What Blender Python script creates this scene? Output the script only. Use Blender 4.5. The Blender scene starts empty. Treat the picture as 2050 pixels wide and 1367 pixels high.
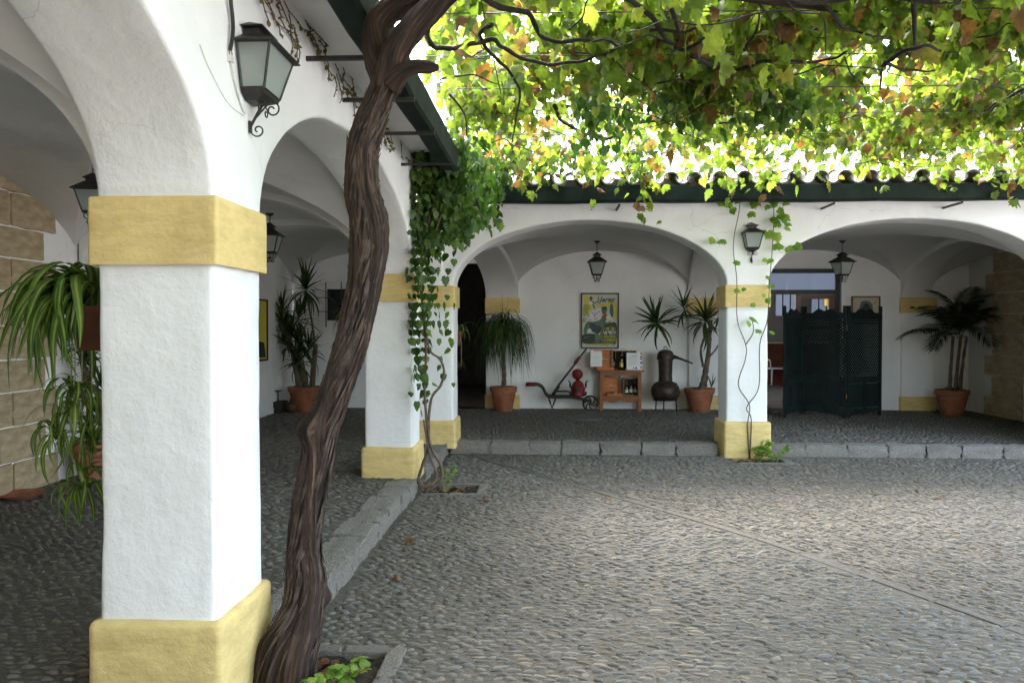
import bpy, bmesh, math, random
import numpy as np
from mathutils import Vector, Matrix
R = math.radians
rng = np.random.default_rng(11)
random.seed(7)
SC = bpy.context.scene
COL = SC.collection

# ------------------------------------------------------------------ camera, sky, sun, exposure
cam_d = bpy.data.cameras.new('camera')
cam_d.lens = 28.45; cam_d.sensor_width = 36.0; cam_d.clip_start = 0.05; cam_d.clip_end = 2000
CAM = bpy.data.objects.new('camera', cam_d); COL.objects.link(CAM)
CAM.location = (0, 0, 1.6)
CAM.rotation_euler = (R(90 - 1.02), 0, R(2.65))
SC.camera = CAM

SUN_DIR = Vector((-0.22, 0.62, 1.0)).normalized()        # towards the sun
W = bpy.data.worlds.new('World'); SC.world = W; W.use_nodes = True
nt = W.node_tree; nt.nodes.clear()
sky = nt.nodes.new('ShaderNodeTexSky'); sky.sky_type = 'NISHITA'; sky.sun_disc = False
sky.sun_elevation = math.asin(SUN_DIR.z); sky.sun_rotation = math.atan2(SUN_DIR.x, SUN_DIR.y)
sky.air_density = 1.2; sky.dust_density = 4.0; sky.ozone_density = 0.6
hs = nt.nodes.new('ShaderNodeHueSaturation'); hs.inputs['Saturation'].default_value = 0.75
bg = nt.nodes.new('ShaderNodeBackground'); bg.inputs['Strength'].default_value = 0.15
wo = nt.nodes.new('ShaderNodeOutputWorld')
nt.links.new(sky.outputs[0], hs.inputs['Color']); nt.links.new(hs.outputs[0], bg.inputs['Color']); nt.links.new(bg.outputs[0], wo.inputs[0])
sl = bpy.data.lights.new('sun', 'SUN'); sl.energy = 1.25; sl.angle = R(25.0); sl.color = (1.0, 0.98, 0.95)
sun = bpy.data.objects.new('sun', sl); COL.objects.link(sun)
sun.rotation_euler = SUN_DIR.to_track_quat('Z', 'Y').to_euler()
vs = SC.view_settings
vs.view_transform = 'Standard'; vs.look = 'None'; vs.gamma = 1.0; vs.use_curve_mapping = False; vs.exposure = 3.55
SC.cycles.max_bounces = 10; SC.cycles.diffuse_bounces = 6; SC.cycles.transmission_bounces = 6; SC.cycles.transparent_max_bounces = 8
SC.cycles.use_denoising = True
SC.cycles.sample_clamp_indirect = 6.0

# ------------------------------------------------------------------ helpers
def vnoise(P, scale=1.0, seed=0):
    """smooth 3-D value noise in -1..1, P (N,3)"""
    p = np.asarray(P, float) * scale + seed * 17.31
    i = np.floor(p).astype(np.int64); f = p - i; f = f * f * (3 - 2 * f)
    def h(a, b, c):
        n = (a * 374761393 + b * 668265263 + c * 2147483647 + seed * 974711) & 0xFFFFFFFF
        n = ((n ^ (n >> 13)) * 1274126177) & 0xFFFFFFFF
        n = n ^ (n >> 16)
        return (n & 0xFFFF) / 32767.5 - 1.0
    r = 0
    for dx in (0, 1):
        for dy in (0, 1):
            for dz in (0, 1):
                w = (f[:, 0] if dx else 1 - f[:, 0]) * (f[:, 1] if dy else 1 - f[:, 1]) * (f[:, 2] if dz else 1 - f[:, 2])
                r = r + w * h(i[:, 0] + dx, i[:, 1] + dy, i[:, 2] + dz)
    return r

def wobble(V, amp, scale, seed=0):
    V = np.asarray(V, float)
    d = np.stack([vnoise(V, scale, seed + k) for k in (1, 2, 3)], 1)
    return V + d * amp

class MB:
    def __init__(s): s.v = []; s.f = []; s.uv = []
    def add(s, verts, faces):
        o = len(s.v); s.v.extend([tuple(map(float, q)) for q in verts]); s.f.extend([tuple(int(i) + o for i in f) for f in faces]); return s
    def box(s, x0, x1, y0, y1, z0, z1):
        v = [(x0,y0,z0),(x1,y0,z0),(x1,y1,z0),(x0,y1,z0),(x0,y0,z1),(x1,y0,z1),(x1,y1,z1),(x0,y1,z1)]
        return s.add(v, [(3,2,1,0),(4,5,6,7),(0,1,5,4),(1,2,6,5),(2,3,7,6),(3,0,4,7)])
    def cbox(s, c, sx, sy, sz, rz=0.0, ry=0.0, rx=0.0):
        m = Matrix.Rotation(rz,3,'Z') @ Matrix.Rotation(ry,3,'Y') @ Matrix.Rotation(rx,3,'X'); c = Vector(c)
        v = [c + m @ Vector((x*sx/2, y*sy/2, z*sz/2)) for z in (-1,1) for (x,y) in ((-1,-1),(1,-1),(1,1),(-1,1))]
        return s.add(v, [(3,2,1,0),(4,5,6,7),(0,1,5,4),(1,2,6,5),(2,3,7,6),(3,0,4,7)])
    def tube(s, pts, rad, n=8, cap=True):
        P = [Vector(p) for p in pts]; m = len(P)
        if not hasattr(rad, '__len__'): rad = [rad]*m
        T = []
        for i in range(m):
            t = P[min(i+1, m-1)] - P[max(i-1, 0)]
            T.append(t.normalized() if t.length > 1e-9 else Vector((0,0,1)))
        a = Vector((0,0,1)) if abs(T[0].z) < .9 else Vector((1,0,0))
        N = (a - T[0]*a.dot(T[0])).normalized(); V = []
        for i in range(m):
            N = (N - T[i]*N.dot(T[i])); N = N.normalized() if N.length > 1e-6 else T[i].orthogonal().normalized()
            B = T[i].cross(N)
            for k in range(n):
                th = 2*math.pi*k/n; V.append(P[i] + (N*math.cos(th) + B*math.sin(th))*rad[i])
        F = [(i*n+k, i*n+(k+1)%n, (i+1)*n+(k+1)%n, (i+1)*n+k) for i in range(m-1) for k in range(n)]
        if cap: F += [tuple(range(n-1,-1,-1)), tuple((m-1)*n+k for k in range(n))]
        return s.add(V, F)
    def lathe(s, prof, n=24, c=(0,0,0), sx=1.0, sy=1.0):
        V = [(c[0]+r*sx*math.cos(2*math.pi*k/n), c[1]+r*sy*math.sin(2*math.pi*k/n), c[2]+z) for (r,z) in prof for k in range(n)]
        m = len(prof)
        F = [(i*n+k, i*n+(k+1)%n, (i+1)*n+(k+1)%n, (i+1)*n+k) for i in range(m-1) for k in range(n)]
        if prof[0][0] > 1e-6: F.append(tuple(range(n-1,-1,-1)))
        if prof[-1][0] > 1e-6: F.append(tuple((m-1)*n+k for k in range(n)))
        return s.add(V, F)
    def prism(s, outline, z0, z1, frame=None):
        """outline 2-D (a,b) extruded along c from z0 to z1; frame maps (a,b,c) to a point"""
        n = len(outline); fr = frame or (lambda a,b,c: (a,b,c))
        V = [fr(a,b,z0) for a,b in outline] + [fr(a,b,z1) for a,b in outline]
        F = [tuple(range(n-1,-1,-1)), tuple(range(n,2*n))] + [(i,(i+1)%n,n+(i+1)%n,n+i) for i in range(n)]
        return s.add(V, F)
    def rbox(s, x0, x1, y0, y1, z0, z1, r=.02, step=.05, amp=.004, sc=3.0, seed=0, top=True, zfun=None):
        """upright box with rounded arrises and hand-trowelled unevenness"""
        per = []
        def side(ax, ay, bx, by, nx, ny):
            L = math.hypot(bx-ax, by-ay); k = max(1, int(L/step))
            for i in range(k+1): t = i/k; per.append((ax+(bx-ax)*t, ay+(by-ay)*t, nx, ny))
        def arc(cx, cy, a0):
            for i in (1,2): a = R(a0+30*i); per.append((cx+r*math.cos(a), cy+r*math.sin(a), math.cos(a), math.sin(a)))
        side(x0+r,y0,x1-r,y0,0,-1); arc(x1-r,y0+r,-90); side(x1,y0+r,x1,y1-r,1,0); arc(x1-r,y1-r,0)
        side(x1-r,y1,x0+r,y1,0,1); arc(x0+r,y1-r,90); side(x0,y1-r,x0,y0+r,-1,0); arc(x0+r,y0+r,180)
        A = np.array(per); n = len(per); kz = max(2, int((z1-z0)/step))
        rings = [(z0+(z1-r-z0)*i/kz, 0.0) for i in range(kz+1)]
        if top: rings += [(z1-r+r*math.sin(R(a)), r*(1-math.cos(R(a)))) for a in (30,60,90)]
        else: rings[-1] = (z1, 0.0)
        V = []
        for z, ins in rings:
            B = np.stack([A[:,0]-A[:,2]*ins, A[:,1]-A[:,3]*ins, np.full(n,z)],1); V.append(B)
        V = np.concatenate(V); Nn = np.tile(A[:,2:4], (len(rings),1))
        d = vnoise(V, sc, seed)*amp + vnoise(V, sc*3.7, seed+5)*amp*.45
        V[:,0] += Nn[:,0]*d; V[:,1] += Nn[:,1]*d; V[:,2] += vnoise(V, sc*1.3, seed+9)*amp*.8*(V[:,2] > z1-2*r)
        m = len(rings)
        F = [(i*n+k, i*n+(k+1)%n, (i+1)*n+(k+1)%n, (i+1)*n+k) for i in range(m-1) for k in range(n)]
        F.append(tuple((m-1)*n+k for k in range(n)))
        return s.add(V, F)
    def mesh(s, name, mat=None, smooth=False, sharp=None):
        me = bpy.data.meshes.new(name); me.from_pydata(s.v, [], s.f); me.validate(); me.update()
        if mat:
            for q in (mat if isinstance(mat, (list,tuple)) else [mat]): me.materials.append(q)
        if smooth or sharp:
            me.shade_smooth()
            if sharp: me.set_sharp_from_angle(angle=R(sharp))
        return me

def link(o, parent=None):
    COL.objects.link(o)
    if parent is not None: o.parent = parent
    return o
def obj(name, mb, mat, parent=None, smooth=False, sharp=None, world=False, label=None, kind=None, loc=None, rot=None):
    me = mb.mesh(name, mat, smooth, sharp) if isinstance(mb, MB) else mb
    o = bpy.data.objects.new(name, me); link(o, parent)
    if world and parent is not None: o.location = -WLOC[parent.name]
    if loc is not None: o.location = loc
    if rot is not None: o.rotation_euler = rot
    if label: o['label'] = label
    if kind: o['kind'] = kind
    return o
WLOC = {}
def tag(o, label, cat, group=None, kind=None):
    if label: o['label'] = label
    if cat: o['category'] = cat
    if group: o['group'] = group
    if kind: o['kind'] = kind
    return o
def thing(name, label, cat, loc=(0,0,0), rz=0.0, group=None):
    o = bpy.data.objects.new(name, None); COL.objects.link(o); o.empty_display_size = .1
    o.location = loc; o.rotation_euler = (0,0,rz); WLOC[o.name] = Vector(loc)
    return tag(o, label, cat, group)
def part(name, parent):
    """an Empty-free way to hang further pieces on a part is to give it a mesh; see callers"""
    raise NotImplementedError
def copy_thing(root, loc, rz=0.0, label=None):
    r = root.copy(); COL.objects.link(r); r.location = loc; r.rotation_euler = (0,0,rz); WLOC[r.name] = Vector(loc)
    if label: r['label'] = label
    for ch in list(root.children):
        c = ch.copy(); COL.objects.link(c); c.parent = r
        for g in list(ch.children):
            d = g.copy(); COL.objects.link(d); d.parent = c
    return r

FPX = 28.45/36*2050
def at(px, py, Y=None, Z=None, X=None):
    """where a line of sight through photo position (px,py) meets the plane Y=, Z= or X= of the place"""
    m = CAM.rotation_euler.to_matrix()
    d = m @ Vector(((px-1025)/FPX, -(py-683.5)/FPX, -1.0)); o = Vector((0,0,1.6))
    if Y is not None: t = (Y-o.y)/d.y
    elif Z is not None: t = (Z-o.z)/d.z
    else: t = (X-o.x)/d.x
    return o + d*t
def catmull(pts, n=6):
    P = [Vector(p) for p in pts]; P = [P[0]*2-P[1]] + P + [P[-1]*2-P[-2]]; out = []
    for i in range(1, len(P)-2):
        a,b,c,d = P[i-1],P[i],P[i+1],P[i+2]
        for k in range(n):
            t = k/n; out.append(.5*((2*b)+(c-a)*t+(2*a-5*b+4*c-d)*t*t+(3*b-a-3*c+d)*t*t*t))
    out.append(P[-2]); return out
def lerp_list(vals, n):
    x = np.linspace(0, len(vals)-1, n); return list(np.interp(x, range(len(vals)), vals))

# ------------------------------------------------------------------ materials
def new_mat(name):
    m = bpy.data.materials.new(name); m.use_nodes = True; nt = m.node_tree
    b = nt.nodes['Principled BSDF']; return m, nt, b
def nnode(nt, t, **kw):
    n = nt.nodes.new(t)
    for k, v in kw.items():
        if k in n.inputs: n.inputs[k].default_value = v
        else: setattr(n, k, v)
    return n
def ramp(nt, fac, stops, interp='LINEAR'):
    r = nt.nodes.new('ShaderNodeValToRGB'); r.color_ramp.interpolation = interp
    e = r.color_ramp.elements
    while len(e) > 1: e.remove(e[-1])
    e[0].position = stops[0][0]; e[0].color = (*stops[0][1], 1)
    for p, c in stops[1:]:
        q = e.new(p); q.color = (*c, 1)
    nt.links.new(fac, r.inputs[0]); return r
def bumpy(nt, b, layers, coord='Object'):
    """stack of noise bumps: (scale, detail, strength, distance[, stretch])"""
    tc = nt.nodes.new('ShaderNodeTexCoord'); prev = None
    for L in layers:
        n = nnode(nt, 'ShaderNodeTexNoise', Scale=L[0], Detail=L[1], Roughness=.6)
        src = tc.outputs[coord]
        if len(L) > 4:
            mp = nt.nodes.new('ShaderNodeMapping'); mp.inputs['Scale'].default_value = L[4]; nt.links.new(src, mp.inputs[0]); src = mp.outputs[0]
        nt.links.new(src, n.inputs['Vector'])
        bp = nnode(nt, 'ShaderNodeBump', Strength=L[2], Distance=L[3])
        nt.links.new(n.outputs['Fac'], bp.inputs['Height'])
        if prev: nt.links.new(prev.outputs[0], bp.inputs['Normal'])
        prev = bp
    nt.links.new(prev.outputs[0], b.inputs['Normal'])
def simple(name, c1, c2=None, rough=.6, scale=6.0, detail=4, bump=None, metal=0.0, spec=.4, stretch=None, coord='Object', pos=(.35,.65)):
    m, nt, b = new_mat(name)
    b.inputs['Roughness'].default_value = rough; b.inputs['Metallic'].default_value = metal; b.inputs['Specular IOR Level'].default_value = spec
    if c2 is None: b.inputs['Base Color'].default_value = (*c1, 1)
    else:
        tc = nt.nodes.new('ShaderNodeTexCoord'); n = nnode(nt, 'ShaderNodeTexNoise', Scale=scale, Detail=detail, Roughness=.6)
        src = tc.outputs[coord]
        if stretch:
            mp = nt.nodes.new('ShaderNodeMapping'); mp.inputs['Scale'].default_value = stretch; nt.links.new(src, mp.inputs[0]); src = mp.outputs[0]
        nt.links.new(src, n.inputs['Vector'])
        r = ramp(nt, n.outputs['Fac'], [(pos[0], c1), (pos[1], c2)]); nt.links.new(r.outputs[0], b.inputs['Base Color'])
    if bump: bumpy(nt, b, bump, coord)
    return m
def plaster(name, c, c2, cs, bump_k=1.0, chip=None, crack=0.0):
    """lime-washed render: soft clouding, a few rubbed patches, pitted and trowelled relief"""
    m, nt, b = new_mat(name); b.inputs['Roughness'].default_value = .75; b.inputs['Specular IOR Level'].default_value = .25
    tc = nt.nodes.new('ShaderNodeTexCoord')
    n1 = nnode(nt, 'ShaderNodeTexNoise', Scale=1.6, Detail=6, Roughness=.6); nt.links.new(tc.outputs['Object'], n1.inputs['Vector'])
    r1 = ramp(nt, n1.outputs['Fac'], [(.3, c2), (.62, c)])
    mp = nt.nodes.new('ShaderNodeMapping'); mp.inputs['Scale'].default_value = (6, 6, .7); nt.links.new(tc.outputs['Object'], mp.inputs[0])
    n2 = nnode(nt, 'ShaderNodeTexNoise', Scale=1.3, Detail=5, Roughness=.65); nt.links.new(mp.outputs[0], n2.inputs['Vector'])
    r2 = ramp(nt, n2.outputs['Fac'], [(.62, (0,0,0)), (.90, (1,1,1))])
    mx = nt.nodes.new('ShaderNodeMix'); mx.data_type = 'RGBA'; mx.inputs['B'].default_value = (*cs, 1)
    mul = nnode(nt, 'ShaderNodeMath', operation='MULTIPLY'); mul.inputs[1].default_value = .55
    nt.links.new(r2.outputs[0], mul.inputs[0]); nt.links.new(mul.outputs[0], mx.inputs['Factor'])
    nt.links.new(r1.outputs[0], mx.inputs['A']); last = mx.outputs['Result']
    if chip:   # small flakes where an older coat shows
        n3 = nnode(nt, 'ShaderNodeTexNoise', Scale=11, Detail=7, Roughness=.7); nt.links.new(tc.outputs['Object'], n3.inputs['Vector'])
        r3 = ramp(nt, n3.outputs['Fac'], [(.685, (0,0,0)), (.70, (1,1,1))]); m3 = nt.nodes.new('ShaderNodeMix'); m3.data_type = 'RGBA'; m3.inputs['B'].default_value = (*chip, 1)
        nt.links.new(r3.outputs[0], m3.inputs['Factor']); nt.links.new(last, m3.inputs['A']); last = m3.outputs['Result']
        n5 = nnode(nt, 'ShaderNodeTexNoise', Scale=4.5, Detail=8, Roughness=.75); mp5 = nt.nodes.new('ShaderNodeMapping'); mp5.inputs['Scale'].default_value = (1,1,3.5); nt.links.new(tc.outputs['Object'], mp5.inputs[0]); nt.links.new(mp5.outputs[0], n5.inputs['Vector'])
        r5 = ramp(nt, n5.outputs['Fac'], [(.35, (.82,.80,.76)), (.6, (1.06,1.05,1.04))]); m5 = nt.nodes.new('ShaderNodeMix'); m5.data_type = 'RGBA'; m5.blend_type = 'MULTIPLY'; m5.inputs['Factor'].default_value = 1
        nt.links.new(last, m5.inputs['A']); nt.links.new(r5.outputs[0], m5.inputs['B']); last = m5.outputs['Result']
    if crack:  # a few hairline cracks, only in some places
        nd = nnode(nt, 'ShaderNodeTexNoise', Scale=3.0, Detail=5); nt.links.new(tc.outputs['Object'], nd.inputs['Vector']); va = nnode(nt, 'ShaderNodeVectorMath', operation='MULTIPLY_ADD')
        va.inputs[1].default_value = (.35,.35,.35); nt.links.new(nd.outputs['Color'], va.inputs[0]); nt.links.new(tc.outputs['Object'], va.inputs[2])
        vo = nnode(nt, 'ShaderNodeTexVoronoi', feature='DISTANCE_TO_EDGE', Scale=1.15); nt.links.new(va.outputs[0], vo.inputs['Vector'])
        r4 = ramp(nt, vo.outputs['Distance'], [(.0, (1,1,1)), (.0035, (0,0,0))]); n4 = nnode(nt, 'ShaderNodeTexNoise', Scale=.9, Detail=3); nt.links.new(tc.outputs['Object'], n4.inputs['Vector'])
        r6 = ramp(nt, n4.outputs['Fac'], [(.54, (0,0,0)), (.60, (1,1,1))]); mu = nnode(nt, 'ShaderNodeMath', operation='MULTIPLY'); nt.links.new(r4.outputs[0], mu.inputs[0]); nt.links.new(r6.outputs[0], mu.inputs[1])
        m2 = nnode(nt, 'ShaderNodeMath', operation='MULTIPLY'); m2.inputs[1].default_value = crack; nt.links.new(mu.outputs[0], m2.inputs[0])
        m4 = nt.nodes.new('ShaderNodeMix'); m4.data_type = 'RGBA'; m4.inputs['B'].default_value = (.33,.31,.28,1); nt.links.new(m2.outputs[0], m4.inputs['Factor']); nt.links.new(last, m4.inputs['A']); last = m4.outputs['Result']
    nt.links.new(last, b.inputs['Base Color'])
    bumpy(nt, b, [(2.6, 6, .8*bump_k, .030), (9, 7, .40*bump_k, .012), (85, 3, .40*bump_k, .003)])
    return m
M = {}
M['white'] = plaster('white_limewash', (.83,.83,.82), (.755,.755,.745), (.66,.645,.61), 1.0, None, .55)
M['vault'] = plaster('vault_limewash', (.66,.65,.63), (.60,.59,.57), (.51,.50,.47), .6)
M['yellow'] = plaster('ochre_limewash', (.71,.555,.245), (.64,.49,.205), (.52,.40,.17), 1.0, (.72,.66,.50))
M['iron'] = simple('black_iron', (.012,.012,.012), (.03,.027,.024), .5, 20, spec=.4, bump=[(60,3,.2,.002)])
M['gutter'] = simple('green_painted_metal', (.005,.010,.008), (.014,.024,.019), .75, 5, spec=.2, bump=[(9,4,.3,.01)])
M['granite'] = simple('granite', (.125,.115,.10), (.33,.305,.27), .9, 38, 6, bump=[(9,5,.9,.03),(40,5,.8,.012)])
def terracotta():
    m, nt, b = new_mat('terracotta'); b.inputs['Roughness'].default_value = .85; tc = nt.nodes.new('ShaderNodeTexCoord')
    n = nnode(nt,'ShaderNodeTexNoise',Scale=6,Detail=6); nt.links.new(tc.outputs['Object'],n.inputs['Vector']); r = ramp(nt,n.outputs['Fac'],[(.35,(.23,.075,.033)),(.65,(.34,.125,.06))])
    n2 = nnode(nt,'ShaderNodeTexNoise',Scale=9,Detail=8,Roughness=.7); mp = nt.nodes.new('ShaderNodeMapping'); mp.inputs['Scale'].default_value = (1,1,2.2); nt.links.new(tc.outputs['Object'],mp.inputs[0]); nt.links.new(mp.outputs[0],n2.inputs['Vector'])
    r2 = ramp(nt,n2.outputs['Fac'],[(.56,(0,0,0)),(.74,(.8,.8,.8))]); mx = nt.nodes.new('ShaderNodeMix'); mx.data_type='RGBA'; mx.inputs['B'].default_value = (.40,.34,.28,1)
    nt.links.new(r2.outputs[0],mx.inputs['Factor']); nt.links.new(r.outputs[0],mx.inputs['A']); nt.links.new(mx.outputs['Result'],b.inputs['Base Color']); bumpy(nt,b,[(30,4,.3,.004)]); return m
M['terracotta'] = terracotta()
M['soil'] = simple('soil', (.012,.009,.006), (.045,.032,.022), .95, 35, 6, bump=[(30,6,.9,.03)])
M['roof_tile'] = simple('roof_tile', (.30,.27,.23), (.52,.48,.42), .85, 9, 6, bump=[(25,5,.5,.008)])
M['sandstone'] = simple('sandstone', (.34,.255,.145), (.50,.41,.27), .9, 4, 8, bump=[(5,6,.8,.03),(40,5,.6,.008)])
# ================================================================== the ground
XO, XI, XB = -1.32, -1.79, -4.65          # courtyard face, inner face and rear wall of the left wing
YO, YI, YB = 10.03, 10.53, 14.5           # the same for the far wing
FL = 0.14                                  # arcade floor above the courtyard
ZS, RISE = 2.10, 0.82                      # springing and rise of the arches

def ground_mat(name, base, dark):
    m, nt, b = new_mat(name); b.inputs['Roughness'].default_value = .85; b.inputs['Specular IOR Level'].default_value = .25
    tc = nt.nodes.new('ShaderNodeTexCoord')
    n1 = nnode(nt,'ShaderNodeTexNoise', Scale=1.1, Detail=6, Roughness=.65); nt.links.new(tc.outputs['Object'], n1.inputs['Vector'])
    n2 = nnode(nt,'ShaderNodeTexNoise', Scale=70, Detail=4, Roughness=.7); nt.links.new(tc.outputs['Object'], n2.inputs['Vector'])
    r1 = ramp(nt, n1.outputs['Fac'], [(.3, dark), (.7, base)]); r2 = ramp(nt, n2.outputs['Fac'], [(.3,(.62,.62,.62)),(.7,(1.2,1.2,1.2))])
    mx = nt.nodes.new('ShaderNodeMix'); mx.data_type='RGBA'; mx.blend_type='MULTIPLY'; mx.inputs['Factor'].default_value=1
    nt.links.new(r1.outputs[0], mx.inputs['A']); nt.links.new(r2.outputs[0], mx.inputs['B']); nt.links.new(mx.outputs['Result'], b.inputs['Base Color'])
    bumpy(nt, b, [(16,5,1.0,.03),(90,4,.7,.006)]); return m
M['mortar'] = ground_mat('mortar', (.122,.112,.097), (.086,.078,.066))
M['bounce_gravel'] = ground_mat('bounce_gravel', (.55,.53,.50), (.47,.455,.43))  # unseen ground kept pale to bounce light up onto walls and vaults
def pebble_mat(name, use_object):
    m, nt, b = new_mat(name); b.inputs['Roughness'].default_value = .55; b.inputs['Specular IOR Level'].default_value = .4
    if use_object: src = nt.nodes.new('ShaderNodeObjectInfo').outputs['Random']
    else: src = nt.nodes.new('ShaderNodeNewGeometry').outputs['Random Per Island']
    r = ramp(nt, src, [(0,(0.091,0.084,0.073)),(.25,(0.126,0.116,0.098)),(.45,(0.104,0.100,0.093)),(.62,(0.144,0.130,0.108)),(.8,(0.117,0.104,0.084)),(.93,(0.178,0.159,0.127)),(1,(0.152,0.116,0.086))])
    tc = nt.nodes.new('ShaderNodeTexCoord'); n = nnode(nt,'ShaderNodeTexNoise', Scale=45, Detail=4); nt.links.new(tc.outputs['Object'], n.inputs['Vector'])
    r2 = ramp(nt, n.outputs['Fac'], [(.3,(.75,.75,.75)),(.7,(1.15,1.15,1.15))])
    mx = nt.nodes.new('ShaderNodeMix'); mx.data_type='RGBA'; mx.blend_type='MULTIPLY'; mx.inputs['Factor'].default_value=1
    nt.links.new(r.outputs[0], mx.inputs['A']); nt.links.new(r2.outputs[0], mx.inputs['B']); nt.links.new(mx.outputs['Result'], b.inputs['Base Color'])
    return m
M['pebble'] = pebble_mat('pebble', False); M['pebble_one'] = pebble_mat('pebble_single', True)

# wide pale ground sheet out to the horizon, below everything
g = MB(); g.add([(-300,-300,-.10),(300,-300,-.10),(300,300,-.10),(-300,300,-.10)], [(0,1,2,3)])
tag(obj('ground', g, M['bounce_gravel']), None, None, kind='structure')

PITS = [(-1.24,-.79,3.35,3.90), (-1.23,-.70,7.72,8.12), (2.22,2.78,9.62,9.93)]   # planting pits in the paving
def holed_sheet(x0,x1,y0,y1,z,holes):
    xs = sorted({x0,x1,*[h[0] for h in holes],*[h[1] for h in holes]}); ys = sorted({y0,y1,*[h[2] for h in holes],*[h[3] for h in holes]})
    mb = MB()
    for i in range(len(xs)-1):
        for j in range(len(ys)-1):
            cx, cy = (xs[i]+xs[i+1])/2, (ys[j]+ys[j+1])/2
            if any(h[0]<cx<h[1] and h[2]<cy<h[3] for h in holes): continue
            mb.add([(xs[i],ys[j],z),(xs[i+1],ys[j],z),(xs[i+1],ys[j+1],z),(xs[i],ys[j+1],z)], [(0,1,2,3)])
    return mb
court = obj('courtyard_paving', holed_sheet(-1.5,9.5,-3.5,10.4,0.0,PITS), M['mortar'], kind='structure')
fl = MB(); fl.add([(XB-.1,-6,FL),(-1.50,-6,FL),(-1.50,YB+6,FL),(XB-.1,YB+6,FL)],[(0,1,2,3)])
fl.add([(-1.50,10.36,FL),(12,10.22,FL),(12,YB+6,FL),(-1.50,YB+6,FL)],[(0,1,2,3)])
arcade_floor = obj('arcade_floor', fl, M['mortar'], kind='structure')

# ---- pebbles set on edge in the mortar
def strip_x(Y): return float(np.interp(Y, [3.2,4.35,5.6,6.35,7.85,10.0], [3.05,2.47,1.87,1.47,.48,-.98]))
def dome(nseg, rows):
    V = []; 
    for (rr, z) in rows:
        for k in range(nseg):
            a = 2*math.pi*k/nseg; V.append((rr*math.cos(a), rr*math.sin(a), z))
    V.append((0,0,1.0)); m = len(rows); F = []
    for i in range(m-1):
        for k in range(nseg): F.append((i*nseg+k, i*nseg+(k+1)%nseg, (i+1)*nseg+(k+1)%nseg, (i+1)*nseg+k))
    for k in range(nseg): F.append(((m-1)*nseg+k, (m-1)*nseg+(k+1)%nseg, m*nseg))
    return np.array(V), F
def pebble_field(x0,x1,y0,y1,z,angle_fn,sx,sy,ok,jit=.3):
    """staggered rows of pebbles: centre, length, width, height, turn"""
    out = []
    ny = int((y1-y0)/sy); nx = int((x1-x0)/sx)
    for j in range(ny):
        y = y0+(j+.5)*sy
        xs = x0+(np.arange(nx)+(.5 if j%2 else 0)+rng.normal(0,jit*.5,nx))*sx
        yy = y + rng.normal(0,jit*.45,nx)*sy + .010*np.sin(xs*5.1+y*2.0) + .007*np.sin(xs*13+y*3.1)
        for x_, y_ in zip(xs,yy):
            if ok(x_,y_): out.append((x_, y_))
    A = np.array(out); n = len(A)
    L = rng.uniform(.60,1.10,n)*sx*.50; Wd = rng.uniform(.32,.72,n)*sy*.46; H = rng.uniform(.3,1.0,n)*.0165
    ang = angle_fn(A[:,0],A[:,1]) + rng.normal(0,.20,n)
    return A, L, Wd, H, ang, np.full(n,z)
def in_pit(x,y,m=.07): return any(p[0]-m<x<p[1]+m and p[2]-m<y<p[3]+m for p in PITS)
def merge_field(fs): return [np.concatenate([f[i] for f in fs]) for i in range(6)]
def pebbles_mesh(name, F, tmpl):
    A,L,Wd,H,ang,z = F; TV, TF = tmpl; n = len(A); k = len(TV)
    c, s = np.cos(ang)[:,None], np.sin(ang)[:,None]
    sq = 1 + .18*rng.normal(size=(n,k))
    px = TV[None,:,0]*L[:,None]*sq; py = TV[None,:,1]*Wd[:,None]*sq
    V = np.empty((n,k,3)); V[:,:,0] = A[:,0,None]+px*c-py*s; V[:,:,1] = A[:,1,None]+px*s+py*c
    tilt = rng.normal(0,.10,(n,1)); V[:,:,2] = z[:,None]+TV[None,:,2]*H[:,None]+(px*tilt)*(TV[None,:,2]>0)
    tri = []
    for f in TF:
        tri.append(f[:3]);
        if len(f) == 4: tri.append((f[0],f[2],f[3]))
    T = (np.array(tri)[None]+ (np.arange(n)*k)[:,None,None]).reshape(-1,3)
    return tri_mesh(name, V.reshape(-1,3), T, M['pebble'])
def tri_mesh(name, V, T, mat, smooth=True):
    me = bpy.data.meshes.new(name); me.vertices.add(len(V)); me.vertices.foreach_set('co', V.astype(np.float32).ravel())
    me.loops.add(len(T)*3); me.loops.foreach_set('vertex_index', T.astype(np.int32).ravel())
    me.polygons.add(len(T)); me.polygons.foreach_set('loop_start', np.arange(0,len(T)*3,3,dtype=np.int32))
    me.update(calc_edges=True); me.materials.append(mat)
    if smooth: me.shade_smooth()
    return me
hi = dome(8, [(1.0,-.15),(.86,.42),(.50,.82)]); lo = dome(6, [(1.0,-.1),(.66,.62)])
near_ok = lambda x,y: x < strip_x(y)-.075 and x > -1.22 and y < 10.05 and not in_pit(x,y) and x < .66*y+.9
far_ok = lambda x,y: x > strip_x(y)+.075 and x > -1.22 and y < 10.12-.02*x and not in_pit(x,y) and x < .62*y+.5
F1 = pebble_field(-1.25,4.2,2.4,10.05,0,lambda x,y: .10*np.sin(x*1.3+y*.8),.080,.045,near_ok)
F2 = pebble_field(-1.25,7.2,3.0,10.1,0,lambda x,y: -.50+.25*np.sin(x*.9-y*.6),.076,.045,far_ok)
FC = merge_field([F1,F2])
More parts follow.
